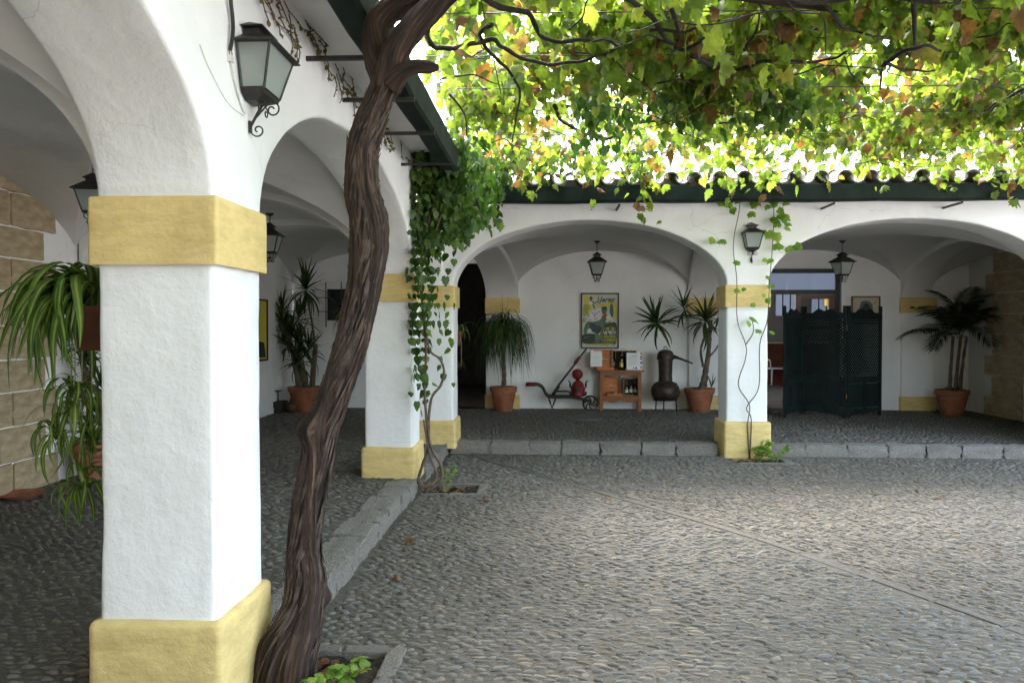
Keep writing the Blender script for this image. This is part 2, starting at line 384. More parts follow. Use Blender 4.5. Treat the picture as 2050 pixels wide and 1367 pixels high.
# the ones that show largest become objects of their own
zc = FC[0][:,1]*.9989-FC[0][:,0]*.0462
pxp = 1025+FPX*((FC[0][:,0]*.9989+FC[0][:,1]*.0462)/zc); pyp = 654+FPX*1.6/zc
vis = (pxp>650)&(pxp<2040)&(pyp<1360)&(pxp>600)
size = np.where(vis, FC[1]*FPX/zc, 0); big = np.argsort(-size)[:300]; rest = np.setdiff1d(np.arange(len(zc)), big)
sub = lambda F,i: [f[i] for f in F]
obj('cobbles', pebbles_mesh('cobbles', sub(FC,rest), hi), None, court, kind='stuff')
PV = []
for q in range(6):
    TV, TF = hi; j = 1+.16*rng.normal(size=(len(TV),1)); mb = MB(); mb.add(TV*np.concatenate([j,j,np.ones_like(j)],1), TF); PV.append(mb.mesh('cobble', M['pebble_one'], True))
for i in big:
    o = bpy.data.objects.new('cobble', PV[int(i)%6]); link(o, court)
    o.location = (FC[0][i,0],FC[0][i,1],0); o.scale = (FC[1][i],FC[2][i],FC[3][i]); o.rotation_euler = (0,0,FC[4][i])
F3 = pebble_field(XB,-1.50,1.5,14.4,FL,lambda x,y: .25*np.sin(x*1.1+y*.7),.082,.049,lambda x,y: True)
F4 = pebble_field(-1.5,7.3,10.42,14.45,FL,lambda x,y: .8+.5*np.sin(x*.9+y*.7),.076,.049,lambda x,y: (x-.55)**2+(y-12.98)**2>.37**2)
obj('cobbles', pebbles_mesh('cobbles', merge_field([F3,F4]), lo), None, arcade_floor, kind='stuff')

M['strip'] = simple('worn_strip', (.070,.066,.060), (.115,.108,.097), .95, 40, 6, bump=[(30,5,.6,.008)])
# ---- diagonal line of thin stones through the paving
ys = [3.0]
while ys[-1] < 9.9: ys.append(ys[-1]+random.uniform(.38,.62))
for a, b in zip(ys, ys[1:]):
    p, q = Vector((strip_x(a+.008),a+.008,0)), Vector((strip_x(b-.008),b-.008,0)); t = (q-p).normalized(); n = Vector((-t.y,t.x,0)); w = random.uniform(.028,.036)
    mb = MB(); sh = random.uniform(-.006,.006); hgt = random.uniform(.004,.010)
    pts = [p+n*(w+sh), p-n*(w-sh), q-n*(w-sh), q+n*(w+sh)]
    mb.add([*(v+Vector((0,0,-.03)) for v in pts), *(v+Vector((0,0,hgt-.005)) for v in pts), *((v*.93+sum(pts,Vector())/4*.07)+Vector((0,0,hgt)) for v in pts)],
           [(0,1,5,4),(1,2,6,5),(2,3,7,6),(3,0,4,7),(4,5,9,8),(5,6,10,9),(6,7,11,10),(7,4,8,11),(8,9,10,11)])
    obj('paving_strip_stone', mb, M['strip'], court)

# ---- kerbs
def stone_block_mb(L, Wd, H, r=.012, seed=0, amp=.006):
    bm = bmesh.new(); bmesh.ops.create_cube(bm, size=1.0)
    for v in bm.verts: v.co = Vector((v.co.x*L, v.co.y*Wd, (v.co.z+.5)*H))
    bmesh.ops.subdivide_edges(bm, edges=list(bm.edges), cuts=5, use_grid_fill=True)
    P = np.array([v.co[:] for v in bm.verts]); Q = wobble(P, amp, 5.0, seed); Q = wobble(Q, amp*.6, 13.0, seed+4)
    for v, q in zip(bm.verts, Q): v.co = q
    bmesh.ops.bevel(bm, geom=[e for e in bm.edges if len(e.link_faces)==2 and e.calc_face_angle(0)>1.0], offset=r, segments=2, affect='EDGES')
    mb = MB(); mb.v = [tuple(v.co) for v in bm.verts]; bm.verts.index_update(); mb.f = [tuple(v.index for v in f.verts) for f in bm.faces]; bm.free(); return mb
KB = [stone_block_mb(1,1,1,.03,s,.05).mesh('kerb_stone', M['granite'], True, 40) for s in range(5)]
def kerb(name, a, b, back, skip=(), base=-.05):
    k = bpy.data.objects.new(name, None); COL.objects.link(k); k['kind'] = 'structure'
    a, b = Vector(a), Vector(b); d = (b-a).normalized(); L = (b-a).length; n = Vector((-d.y,d.x,0)) if back > 0 else Vector((d.y,-d.x,0))
    s = 0; i = 0
    while s < L-.1:
        w = min(random.uniform(.40,.52), L-s); c = s+w/2
        if not any(x0 < c < x1 for x0,x1 in skip):
            dep = .25
            p = a+d*c+n*(dep/2+random.uniform(-.006,.006)); o = bpy.data.objects.new('kerb_stone', KB[i%5]); link(o, k)
            o.location = (p.x,p.y,base); o.scale = (w-.012, dep, FL-base+random.uniform(.0,.010)); o.rotation_euler = (0,0,math.atan2(d.y,d.x)+(math.pi if i%2 else 0)+random.uniform(-.008,.008))
        s += w; i += 1
    return k
kerb('kerb', (-1.275,-3,0), (-1.275,10.12,0), 1, skip=((5.75,6.95),(10.62,11.32)))
kerb('kerb', (-1.26,10.165,0), (2.16,10.13,0), 1)
kerb('kerb', (2.67,10.12,0), (12,9.95,0), 1)

# ================================================================== walls, arches, vaults
def arch_sheet(mb, P0, U, D, T, openings, s0, s1, ztop, rise=RISE, zs=ZS, r=.022, step=.10, amp=.006, seed=0, nst=40):
    """wall pierced by arches: P0 + U*s along, D*d through the thickness, z up; piers stop at the springing"""
    st = []
    cur = s0
    def pier(a, b):
        k = max(1, int((b-a)/step))
        for i in range(k+1): st.append((a+(b-a)*i/k, zs-.06, 0.0, -1.0))
    for (a, b) in openings:
        if a-cur > 3*r: pier(cur+(2*r if st else 0), a-2*r)
        c, h = (a+b)/2, (b-a)/2
        for i in range(nst+1):
            th = math.pi*(1-i/nst); nx, nz = -math.cos(th)/h, -math.sin(th)/rise; q = math.hypot(nx,nz)
            st.append((c+h*math.cos(th), zs+rise*math.sin(th)-(.06 if i in (0,nst) else 0), nx/q, nz/q))
        cur = b
    if s1-cur > 3*r: pier(cur+(2*r if openings else 0), s1)
    K, Mi = max(4, int((ztop-zs)/step)), max(3, int(T/step)); V = []
    for (s, z, ns, nz) in st:
        s_, z_ = s-r*ns, z-r*nz; row = []
        for j in range(K+1): row.append((s_, 0.0, ztop+(z_-ztop)*j/K))
        for ph in (30,60,90): row.append((s_+r*ns*math.sin(R(ph)), r*(1-math.cos(R(ph))), z_+r*nz*math.sin(R(ph))))
        for j in range(1, Mi): row.append((s, r+(T-2*r)*j/Mi, z))
        for ph in (90,60,30): row.append((s_+r*ns*math.sin(R(ph)), T-r*(1-math.cos(R(ph))), z_+r*nz*math.sin(R(ph))))
        for j in range(K+1): row.append((s_, T, z_+(ztop-z_)*j/K))
        V.append(row)
    n = len(V[0]); A = np.array(V).reshape(-1,3); U, D, P0 = Vector(U), Vector(D), Vector(P0)
    Wp = np.array(P0)[None]+A[:,0:1]*np.array(U)[None]+A[:,1:2]*np.array(D)[None]; Wp[:,2] += A[:,2]
    Wp = wobble(Wp, amp, 1.9, seed); Wp = wobble(Wp, amp*.35, 8.0, seed+7)
    F = [(i*n+k, (i+1)*n+k, (i+1)*n+k+1, i*n+k+1) for i in range(len(V)-1) for k in range(n-1)]
    return mb.add(Wp, F)

def vault_mb(c00, c10, c11, c01, b=.86, zs=ZS, n=40, seed=0):
    th = np.linspace(-math.pi/2, math.pi/2, n+1); u = np.sin(th); V = []
    C = [np.array(c,float) for c in (c00,c10,c11,c01)]
    for i in range(n+1):
        for j in range(n+1):
            a, d = (u[i]+1)/2, (u[j]+1)/2
            p = C[0]*(1-a)*(1-d)+C[1]*a*(1-d)+C[2]*a*d+C[3]*(1-a)*d
            V.append((p[0],p[1], zs+b*max(math.cos(th[i]),math.cos(th[j]))))
    V = np.array(V); V[:,2] += vnoise(V,1.5,seed)*.008
    F = []; q = lambda i,j: i*(n+1)+j
    for i in range(n):
        for j in range(n):
            if (u[i]+u[i+1])*(u[j]+u[j+1]) > 0: F += [(q(i,j),q(i+1,j+1),q(i+1,j)),(q(i,j),q(i,j+1),q(i+1,j+1))]
            else: F += [(q(i+1,j),q(i,j),q(i,j+1)),(q(i+1,j),q(i,j+1),q(i+1,j+1))]
    mb = MB(); mb.add(V,F); return mb

BAND, PLINTH = (1.845, 2.115), 0.44
def pillar(parent, x0,x1,y0,y1,zbase,step=.06,seed=0,plinth_top=PLINTH,front=0.0):
    p = obj('pillar', MB().rbox(x0,x1,y0,y1,zbase-.05,2.10,.022,step,.007,2.6,seed), M['white'], parent, True, world=True)
    e = .026
    obj('impost_band', MB().rbox(x0-e,x1+e,y0-e,y1+e,BAND[0],BAND[1],.016,step*.7,.004,3.5,seed+20), M['yellow'], p, True)
    bb = MB().rbox(x0-.038,x1+.038,y0-.038-front,y1+.038,-.12 if zbase<.1 else FL-.05,plinth_top,.03,step*.7,.008,3.0,seed+40)
    obj('plinth', bb, M['yellow'], p, True)
    # the band's underside
    return p
def under(mb,x0,x1,y0,y1,z): mb.add([(x0,y0,z),(x0,y1,z),(x1,y1,z),(x1,y0,z)],[(0,1,2,3)])

left = thing('arcade_wing','white arcaded wing along the left side, nearest pillars banded in yellow','building',(-3,5,0))
mb = MB(); LEFT_OPEN = [(-5.2,-1.2),(-.7,3.13),(3.65,7.77),(8.27,10.03)]
arch_sheet(mb, (XO,0,0),(0,1,0),(-1,0,0),.47, LEFT_OPEN[:3], -6, 8.02, 3.42, step=.09, seed=1, amp=.008)
arch_sheet(mb, (XO,0,0),(0,1,0),(-1,0,0),.47, LEFT_OPEN[3:], 8.02, 10.3, 3.42, rise=.74, seed=2)
obj('arcade_wall', mb, M['white'], left, True, world=True)
pillar(left, XI,XO, 3.13,3.65, 0, .035, 3)
pillar(left, XI,XO-.01, 7.77,8.27, FL, .05, 4)
pillar(left, XI,XO, -1.2,-.7, 0, .08, 5)
pillar(left, -1.77,-1.20, 10.03,10.55, FL, .06, 6)
# transverse arches of the left wing
for k,(ya,yb) in enumerate([(-1.2,-.7),(3.13,3.65),(7.77,8.27),(10.04,10.54)]):
    mb = MB(); arch_sheet(mb, (XI+.02,ya,0),(-1,0,0),(0,1,0),yb-ya, [(.02,-XB+XI-.03)],0,-XB+XI+.02,3.2,rise=.78,seed=30+k)
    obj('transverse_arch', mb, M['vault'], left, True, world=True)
    if yb > 3:
        p = obj('pilaster', MB().rbox(XB-.1,XB+.07,ya,yb,FL-.02,2.1,.015,.1,.004,3,50+k), M['white'], left, True, world=True)
        obj('pilaster_band', MB().rbox(XB-.1,XB+.09,ya-.02,yb+.02,*BAND,.012,.1,.003,3,60+k), M['yellow'], p, True)
        obj('pilaster_plinth', MB().rbox(XB-.1,XB+.10,ya-.02,yb+.02,FL-.02,PLINTH,.015,.1,.003,3,70+k), M['yellow'], p, True)
E = .10
for k,(ya,yb) in enumerate([(-6,-1.2),(-.7,3.13),(3.65,7.77),(8.27,10.04),(10.54,YB)]):
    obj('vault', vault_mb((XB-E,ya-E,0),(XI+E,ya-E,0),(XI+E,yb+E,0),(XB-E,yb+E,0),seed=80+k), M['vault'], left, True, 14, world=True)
# rear wall of the left wing: plaster panel, with a dark doorway between stone jambs
def wall_grid(P0,U,N,s0,s1,z0,z1,holes=(),step=.25,amp=.006,seed=0,depth=.25):
    """upright plastered sheet with rectangular holes and reveals"""
    cuts = sorted({s0,s1,*[h[0] for h in holes],*[h[1] for h in holes]}); zc_ = sorted({z0,z1,*[h[2] for h in holes],*[h[3] for h in holes]})
    def fill(c):
        o = [c[0]]
        for a,b in zip(c,c[1:]):
            k = max(1,int((b-a)/step)); o += [a+(b-a)*i/k for i in range(1,k+1)]
        return o
    S, Zz = fill(cuts), fill(zc_); U, N, P0 = np.array(U,float), np.array(N,float), np.array(P0,float)
    V = np.array([P0+U*s+np.array([0,0,z]) for s in S for z in Zz]); d = vnoise(V,1.5,seed)*amp; V = V+N[None]*d[:,None]
    F = []; nz = len(Zz)
    for i in range(len(S)-1):
        for j in range(nz-1):
            cs, cz = (S[i]+S[i+1])/2, (Zz[j]+Zz[j+1])/2
            if any(h[0]<cs<h[1] and h[2]<cz<h[3] for h in holes): continue
            F.append((i*nz+j,(i+1)*nz+j,(i+1)*nz+j+1,i*nz+j+1))
    mb = MB(); mb.add(V,F)
    for h in holes:
        q = lambda s,z,d: P0+U*s+np.array([0,0,z])-N*d
        for (a,b) in (((h[0],h[2]),(h[0],h[3])),((h[0],h[3]),(h[1],h[3])),((h[1],h[3]),(h[1],h[2])),((h[1],h[2]),(h[0],h[2]))):
            mb.add([q(*a,-.004),q(*b,-.004),q(*b,depth),q(*a,depth)],[(0,1,2,3)])
    return mb
M['dark_room'] = simple('painted_dark_room', (.05,.045,.04), (.08,.07,.06), .9)  # near-black wall colour put in place of the unlit rooms' shade
obj('rear_wall', wall_grid((XB,0,0),(0,1,0),(1,0,0),-6,YB+.3,0,3.3,[(4.3,5.9,FL,2.5)],seed=90), M['white'], left, True, 40, world=True)
mb = MB(); mb.add([(XB,-6,0),(XI+.5,-6,0),(XI+.5,-6,3.4),(XB,-6,3.4)],[(0,1,2,3)]); obj('end_wall', mb, M['white'], left, world=True)
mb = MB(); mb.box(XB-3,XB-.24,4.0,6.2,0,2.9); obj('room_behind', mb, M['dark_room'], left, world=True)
# dressed stone jamb beside that doorway
SBK = [stone_block_mb(1,1,1,.02,20+s,.022).mesh('stone_block', M['sandstone'], True, 40) for s in range(4)]
def quoin(parent, x, z0, heights, y_near, long_y, short_y, face, split=None):
    z = z0
    for i,h in enumerate(heights):
        ye = long_y if i%2 == 0 else short_y
        segs = [(y_near, ye)] if split is None else [(y_near, split[i%2]), (split[i%2], ye)]
        for (a,b) in segs:
            o = bpy.data.objects.new('stone_block', SBK[(i+int(b*7))%4]); link(o, parent)
            o.location = Vector((x, (a+b)/2, z+.004)) - WLOC[parent.name]; o.scale = (.10, abs(b-a)-.014, h-.016)
        z += h
quoin(left, XB-.03, FL, [.29,.31,.30,.28,.29,.30,.29,.27,.30,.33], 5.9, 7.42, 7.24, 1, (6.78,6.60))

# ---------------------------------------------------------------- the far wing
far = thing('arcade_wing','white arcaded wing closing the far end of the courtyard under barrel roof tiles','building',(3,12,0))
mb = MB(); arch_sheet(mb,(0,YO,0),(1,0,0),(0,1,0),.5,[(-1.20,2.17),(2.67,6.13)],-1.5,14,3.42,step=.10,seed=101,amp=.007)
obj('arcade_wall', mb, M['white'], far, True, world=True)
pillar(far, 2.17,2.67,10.03,10.53,0,.06,103,front=.03)
pillar(far, 6.13,6.63,10.03,10.53,FL,.08,104)
mb = MB(); mb.box(6.6,14,10.05,10.5,0,2.12); obj('infill_wall', mb, M['white'], far, world=True)
ribs = [(-1.77,-1.20,-1.13,-.55),(2.17,2.67,2.46,2.98),(6.13,6.63,6.15,6.72)]
for k,(a,b,c,d) in enumerate(ribs):
    p0, p1 = Vector((a,YI-.02,0)), Vector((c,YB+.02,0)); U = p1-p0; Ls = U.length; U = U/Ls
    mb = MB(); arch_sheet(mb,p0,U,Vector((1,0,0)),(b-a),[(.03,Ls-.09)],0,Ls,3.2,rise=.78,seed=110+k); obj('transverse_arch', mb, M['vault'], far, True, world=True)
    p = obj('pilaster', MB().rbox(c,d,YB-.07,YB+.1,FL-.02,2.1,.015,.1,.004,3,120+k), M['white'], far, True, world=True)
    obj('pilaster_band', MB().rbox(c-.02,d+.02,YB-.09,YB+.1,*BAND,.012,.1,.003,3,125+k), M['yellow'], p, True)
    obj('pilaster_plinth', MB().rbox(c-.02,d+.02,YB-.10,YB+.1,FL-.02,PLINTH-.05,.015,.1,.003,3,130+k), M['yellow'], p, True)
XE = 7.32
bays = [((-1.20,YI),(2.17,YI),(2.46,YB),(-.55,YB)),((2.67,YI),(6.13,YI),(6.15,YB),(2.98,YB)),((6.63,YI),(10,YI),(10,YB),(6.72,YB))]
for k,c in enumerate(bays):
    c = [(c[0][0]-E,c[0][1]-E,0),(c[1][0]+E,c[1][1]-E,0),(c[2][0]+E,c[2][1]+E,0),(c[3][0]-E,c[3][1]+E,0)]
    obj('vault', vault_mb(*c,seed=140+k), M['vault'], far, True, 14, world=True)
DOOR = (3.72, 5.13)
obj('rear_wall', wall_grid((0,YB,0),(1,0,0),(0,-1,0),-1.14,XE+.3,0,3.3,[(DOOR[0],DOOR[1],FL,2.63)],seed=150,depth=.16), M['white'], far, True, 40, world=True)
obj('rear_wall', wall_grid((0,YB,0),(1,0,0),(0,-1,0),XB,-1.13,0,3.3,[(-4.05,-3.15,1.72,2.29),(-2.1,-1.131,FL,2.75)],seed=151,depth=.2), M['white'], far, True, 40, world=True)
obj('end_wall', wall_grid((XE,0,0),(0,1,0),(-1,0,0),10.5,YB+.2,0,3.3,[(10.9,12.85,FL,2.9)],seed=152), M['vault'], far, True, 40, world=True)
quoin(far, XE+.03, FL, [.33,.34,.33,.35,.33,.34,.33,.33], 12.85, 13.95, 13.72, -1)
mb = MB(); 
def room(x0,x1,y0,y1,z0,z1,open_side):
    v = [(x0,y0,z0),(x1,y0,z0),(x1,y1,z0),(x0,y1,z0),(x0,y0,z1),(x1,y0,z1),(x1,y1,z1),(x0,y1,z1)]
    f = {'floor':(0,1,2,3),'top':(4,5,6,7),'-y':(0,1,5,4),'+x':(1,2,6,5),'+y':(2,3,7,6),'-x':(3,0,4,7)}
    m = MB(); m.add(v,[q for k,q in f.items() if k != open_side]); return m
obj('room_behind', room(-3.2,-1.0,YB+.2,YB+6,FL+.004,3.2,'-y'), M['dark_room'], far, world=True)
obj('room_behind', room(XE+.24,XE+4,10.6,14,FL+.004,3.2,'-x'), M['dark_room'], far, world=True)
# roofs: tiled slope over each wing
sl_ = .17
mb = MB(); mb.box(-6,15,9.70,9.74,3.262,3.28)
mb.add([(-6,9.72,3.28),(15,9.72,3.28),(15,15.5,3.28+5.78*sl_),(-6,15.5,3.28+5.78*sl_)],[(0,1,2,3)])
roof = obj('roof', mb, M['roof_tile'], far, world=True)
mb = MB(); mb.add([(-1.0,-6.5,3.29),(-1.0,10.2,3.29),(-5.3,15.5,4.2),(-5.3,-6.5,4.2)],[(0,1,2,3)])
obj('roof', mb, M['roof_tile'], left, world=True)
def barrel(rad0, rad1, L, up=True, n=9, th=.014):
    V = []; 
    for (y,rr) in ((0,rad0),(L,rad1)):
        for q in (rr, rr-th):
            for k in range(n):
                a = math.pi*k/(n-1); V.append((q*math.cos(a), y, q*math.sin(a)*(1 if up else -1)))
    F = []; o = lambda e,q,k: e*2*n+q*n+k
    for k in range(n-1):
        F += [(o(0,0,k),o(0,0,k+1),o(1,0,k+1),o(1,0,k)),(o(0,1,k),o(1,1,k),o(1,1,k+1),o(0,1,k+1)),(o(0,0,k),o(0,1,k),o(0,1,k+1),o(0,0,k+1)),(o(1,0,k),o(1,0,k+1),o(1,1,k+1),o(1,1,k))]
    mb = MB(); mb.add(V,F); return mb
cov = barrel(.095,.075,.46).mesh('roof_tile', M['roof_tile'], True, 50); chan = barrel(.085,.10,.46,False).mesh('roof_tile', M['roof_tile'], True, 50)
x = -.9
while x < 9.5:
    for c in range(2):
        yy = 9.64+c*.38; zz = 3.335+(c*.38)*sl_+c*.012
        o = bpy.data.objects.new('roof_tile', cov); link(o, roof); o.location = (x+random.uniform(-.012,.012),yy+random.uniform(-.02,.02),zz+random.uniform(0,.012)); o.rotation_euler = (math.atan(sl_),0,random.uniform(-.03,.03))
        o = bpy.data.objects.new('roof_tile', chan); link(o, roof); o.location = (x+.145,yy-.01,zz+.03); o.rotation_euler = (math.atan(sl_),0,random.uniform(-.02,.02))
    x += .29
# gutters with their brackets
def gutter(parent, a, b, outw, z0=3.07, z1=3.26):
    a, b, o = Vector(a), Vector(b), Vector(outw); prof = [(.30,z1),(.30,z0+.02),(.32,z0),(.43,z0),(.45,z0+.02),(.46,z1+.0),(.445,z1+.0),(.44,z0+.03)]
    L = (b-a).length; n = max(2,int(L/.4)); V = []
    for i in range(n+1):
        p = a+(b-a)*i/n; dz = .006*math.sin(i*1.7); 
        for (d,z) in prof: V.append(p+o*(d+.004*math.sin(i*2.3+z*9))+Vector((0,0,z+dz)))
    m = len(prof); F = [(i*m+k,i*m+k+1,(i+1)*m+k+1,(i+1)*m+k) for i in range(n) for k in range(m-1)]
    mb = MB(); mb.add(V,F); g_ = obj('gutter', mb, M['gutter'], parent, True, 30, world=True); return g_
gl = gutter(left,(XO,-6,0),(XO,9.72,0),(1,0,0)); gf = gutter(far,(-1.02,YO,0),(14,YO,0),(0,-1,0))
for y in (2.42,3.25,4.35,5.15,6.05,7.2,8.6): obj('gutter_bracket', MB().box(XO-.05,XO+.46,y-.011,y+.011,3.038,3.062), M['iron'], gl)
for x in (-.75,.82,3.30,4.75,6.3): 
    obj('gutter_bracket', MB().cbox((x,YO-.22,3.035),.022,.46,.022,rz=.0), M['iron'], gf)
# timber soffit boards behind the gutters
mb = MB(); mb.box(XO-.02,XO+.302,-6,9.73,3.262,3.28); obj('soffit', mb, M['white'], left, world=True)
mb = MB(); mb.box(XO+.30,14,YO-.302,YO+.02,3.262,3.28); obj('soffit', mb, M['white'], far, world=True)


# unseen wall added behind the viewer to hold back light from that side
rear = thing('light_block_wall','unseen stone wall added behind the viewer to block light','wall',(0,-3,0))
mb = MB(); mb.rbox(XO,2.4,-3.4,-3.0,-.05,4.2,.02,.4,.01); obj('wall_body', mb, M['sandstone'], rear, True, world=True)

par = thing('bounce_block_wall','unseen low white wall added on the right to block bounced light','wall',(9.6,3.5,0))  # added out of view to keep ground bounce off the left vault
mb = MB(); mb.rbox(9.5,9.75,-3,9.9,-.12,1.05,.03,.4,.01); obj('wall_body', mb, M['white'], par, True, world=True)
# ================================================================== leaves
def leaf_mat(name, stops, use_object, trans=.55, tgain=1.25, rough=.45):
    """thin blade: part reflects, part lets light through; hue differs leaf by leaf"""
    m, nt, b = new_mat(name); b.inputs['Roughness'].default_value = rough; b.inputs['Specular IOR Level'].default_value = .35
    src = nt.nodes.new('ShaderNodeObjectInfo').outputs['Random'] if use_object else nt.nodes.new('ShaderNodeNewGeometry').outputs['Random Per Island']
    r = ramp(nt, src, stops, 'LINEAR')
    tc = nt.nodes.new('ShaderNodeTexCoord'); n = nnode(nt,'ShaderNodeTexNoise', Scale=28 if not use_object else 4, Detail=4); nt.links.new(tc.outputs['Object'], n.inputs['Vector'])
    rr = ramp(nt, n.outputs['Fac'], [(.3,(.72,.72,.70)),(.65,(1.1,1.1,1.05))])
    mx = nt.nodes.new('ShaderNodeMix'); mx.data_type='RGBA'; mx.blend_type='MULTIPLY'; mx.inputs['Factor'].default_value=1
    nt.links.new(r.outputs[0], mx.inputs['A']); nt.links.new(rr.outputs[0], mx.inputs['B']); nt.links.new(mx.outputs['Result'], b.inputs['Base Color'])
    g_ = nt.nodes.new('ShaderNodeMix'); g_.data_type='RGBA'; g_.blend_type='MULTIPLY'; g_.inputs['Factor'].default_value=1
    g_.inputs['B'].default_value = (tgain*1.12,tgain*1.18,tgain*.62,1); nt.links.new(mx.outputs['Result'], g_.inputs['A'])
    t = nt.nodes.new('ShaderNodeBsdfTranslucent'); nt.links.new(g_.outputs['Result'], t.inputs['Color'])
    ms = nt.nodes.new('ShaderNodeMixShader'); ms.inputs[0].default_value = trans
    nt.links.new(b.outputs[0], ms.inputs[1]); nt.links.new(t.outputs[0], ms.inputs[2]); nt.links.new(ms.outputs[0], nt.nodes['Material Output'].inputs['Surface'])
    return m
VINE = [(0,(.08,.13,.025)),(.25,(.125,.18,.03)),(.5,(.10,.15,.028)),(.66,(.18,.22,.045)),(.80,(.21,.25,.05)),(.86,(.20,.16,.05)),(.89,(.15,.07,.03)),(.95,(.10,.055,.03)),(1,(.22,.13,.07))]
M['vine_leaf'] = leaf_mat('vine_leaf', VINE, False, .58, 1.6); M['vine_leaf_one'] = leaf_mat('vine_leaf_single', VINE, True, .58, 1.6)
IVY = [(0,(.028,.07,.014)),(.45,(.05,.11,.022)),(.75,(.085,.155,.03)),(1,(.16,.23,.05))]
M['ivy_leaf'] = leaf_mat('ivy_leaf', IVY, False, .38, 1.3, .38); M['ivy_leaf_one'] = leaf_mat('ivy_leaf_single', IVY, True, .38, 1.3, .38)
FRESH = [(0,(.12,.24,.03)),(.6,(.19,.32,.05)),(1,(.30,.40,.08))]
M['fresh_leaf'] = leaf_mat('fresh_leaf', FRESH, True, .45, 1.4)

def leaf_template(fold=.18, curl=.22, seed=0, lobes=True):
    if lobes: half = [(.17,-.13),(.34,-.12),(.47,.03),(.40,.13),(.57,.30),(.47,.37),(.38,.42),(.40,.60),(.28,.64),(.20,.68),(.13,.86)]
    else: half = [(.14,-.10),(.32,-.06),(.44,.12),(.45,.30),(.38,.50),(.25,.70),(.11,.88)]
    r_ = np.random.default_rng(seed); out = [(0,.0)] + half + [(0,1.0)] + [(-x,y) for x,y in reversed(half)]
    out = np.array(out); out = out + r_.normal(0,.018,out.shape); n = len(out)
    V = np.concatenate([[[0,.36]], out]); z = -fold*np.abs(V[:,0])*1.2 + .10 - curl*(V[:,1]-.3)**2 + r_.normal(0,.025,len(V)); 
    z += .06*np.sin(V[:,0]*9+seed)*np.abs(V[:,0])
    T = [(0,1+i,1+(i+1)%n) for i in range(n)]
    return np.column_stack([V, z]), np.array(T)
VT = [leaf_template(f,c,s) for f,c,s in ((.30,.25,1),(.55,.45,2),(.12,.10,3),(.75,.70,4),(.40,-.25,5))]
IT = [leaf_template(f,c,s,False) for f,c,s in ((.25,.2,6),(.45,.35,7),(.10,.3,8))]
def frames(tipdir, facing):
    """per-leaf axes: y towards the tip, z the upper face"""
    y = tipdir/np.linalg.norm(tipdir,axis=1,keepdims=True); x = np.cross(y,facing); x /= np.linalg.norm(x,axis=1,keepdims=True)+1e-9
    return x, y, np.cross(x,y)
def leaves_mesh(name, pos, tip, face, size, tmpls, mat, asym=None):
    x,y,z = frames(tip,face); n = len(pos); which = rng.integers(0,len(tmpls),n); VV, TT, off = [], [], 0
    for t,(tv,tt) in enumerate(tmpls):
        i = np.where(which==t)[0]
        if not len(i): continue
        wv = size[i]*rng.uniform(.85,1.1,len(i))
        P = pos[i][:,None] + tv[None,:,0,None]*wv[:,None,None]*x[i][:,None] + tv[None,:,1,None]*size[i][:,None,None]*y[i][:,None] + tv[None,:,2,None]*size[i][:,None,None]*z[i][:,None]
        VV.append(P.reshape(-1,3)); TT.append((tt[None]+(np.arange(len(i))*len(tv))[:,None,None]).reshape(-1,3)+off); off += len(i)*len(tv)
    return tri_mesh(name, np.concatenate(VV), np.concatenate(TT), mat)
def leaf_objects(pos, tip, face, size, meshes, parent, name='leaf'):
    x,y,z = frames(tip,face); off = WLOC.get(parent.name, Vector((0,0,0)))
    for i in range(len(pos)):
        o = bpy.data.objects.new(name, meshes[int(rng.integers(0,len(meshes)))]); link(o, parent); s = size[i]
        mt = Matrix(((x[i,0],y[i,0],z[i,0]),(x[i,1],y[i,1],z[i,1]),(x[i,2],y[i,2],z[i,2])))
        o.matrix_local = Matrix.Translation(Vector(pos[i])-off) @ mt.to_4x4() @ Matrix.Diagonal((s,s,s,1))
VM = [tri_mesh('leaf', *t, M['vine_leaf_one']) for t in VT]; IM = [tri_mesh('leaf', *t, M['ivy_leaf_one']) for t in IT]; FM = [tri_mesh('leaf', *t, M['fresh_leaf']) for t in IT]
IV = [tri_mesh('leaf', *t, M['ivy_leaf_one']) for t in VT[:2]]
VMF = [tri_mesh('leaf', *t, M['fresh_leaf']) for t in VT]
def rand_dirs(n, down=.8, spread=.6):
    a = rng.uniform(0,2*math.pi,n); s = np.abs(rng.normal(0,spread,n)); d = np.stack([np.cos(a)*s,np.sin(a)*s,-np.full(n,down)],1)
    f = np.stack([np.cos(a+rng.normal(0,.8,n)),np.sin(a+rng.normal(0,.8,n)),np.abs(rng.normal(.5,.5,n))],1); return d, f
def project(P):
    zc = P[:,1]*.9989-P[:,0]*.0462; return 1025+FPX*(P[:,0]*.9989+P[:,1]*.0462)/zc, 654-FPX*(P[:,2]-1.6)/zc, FPX/zc

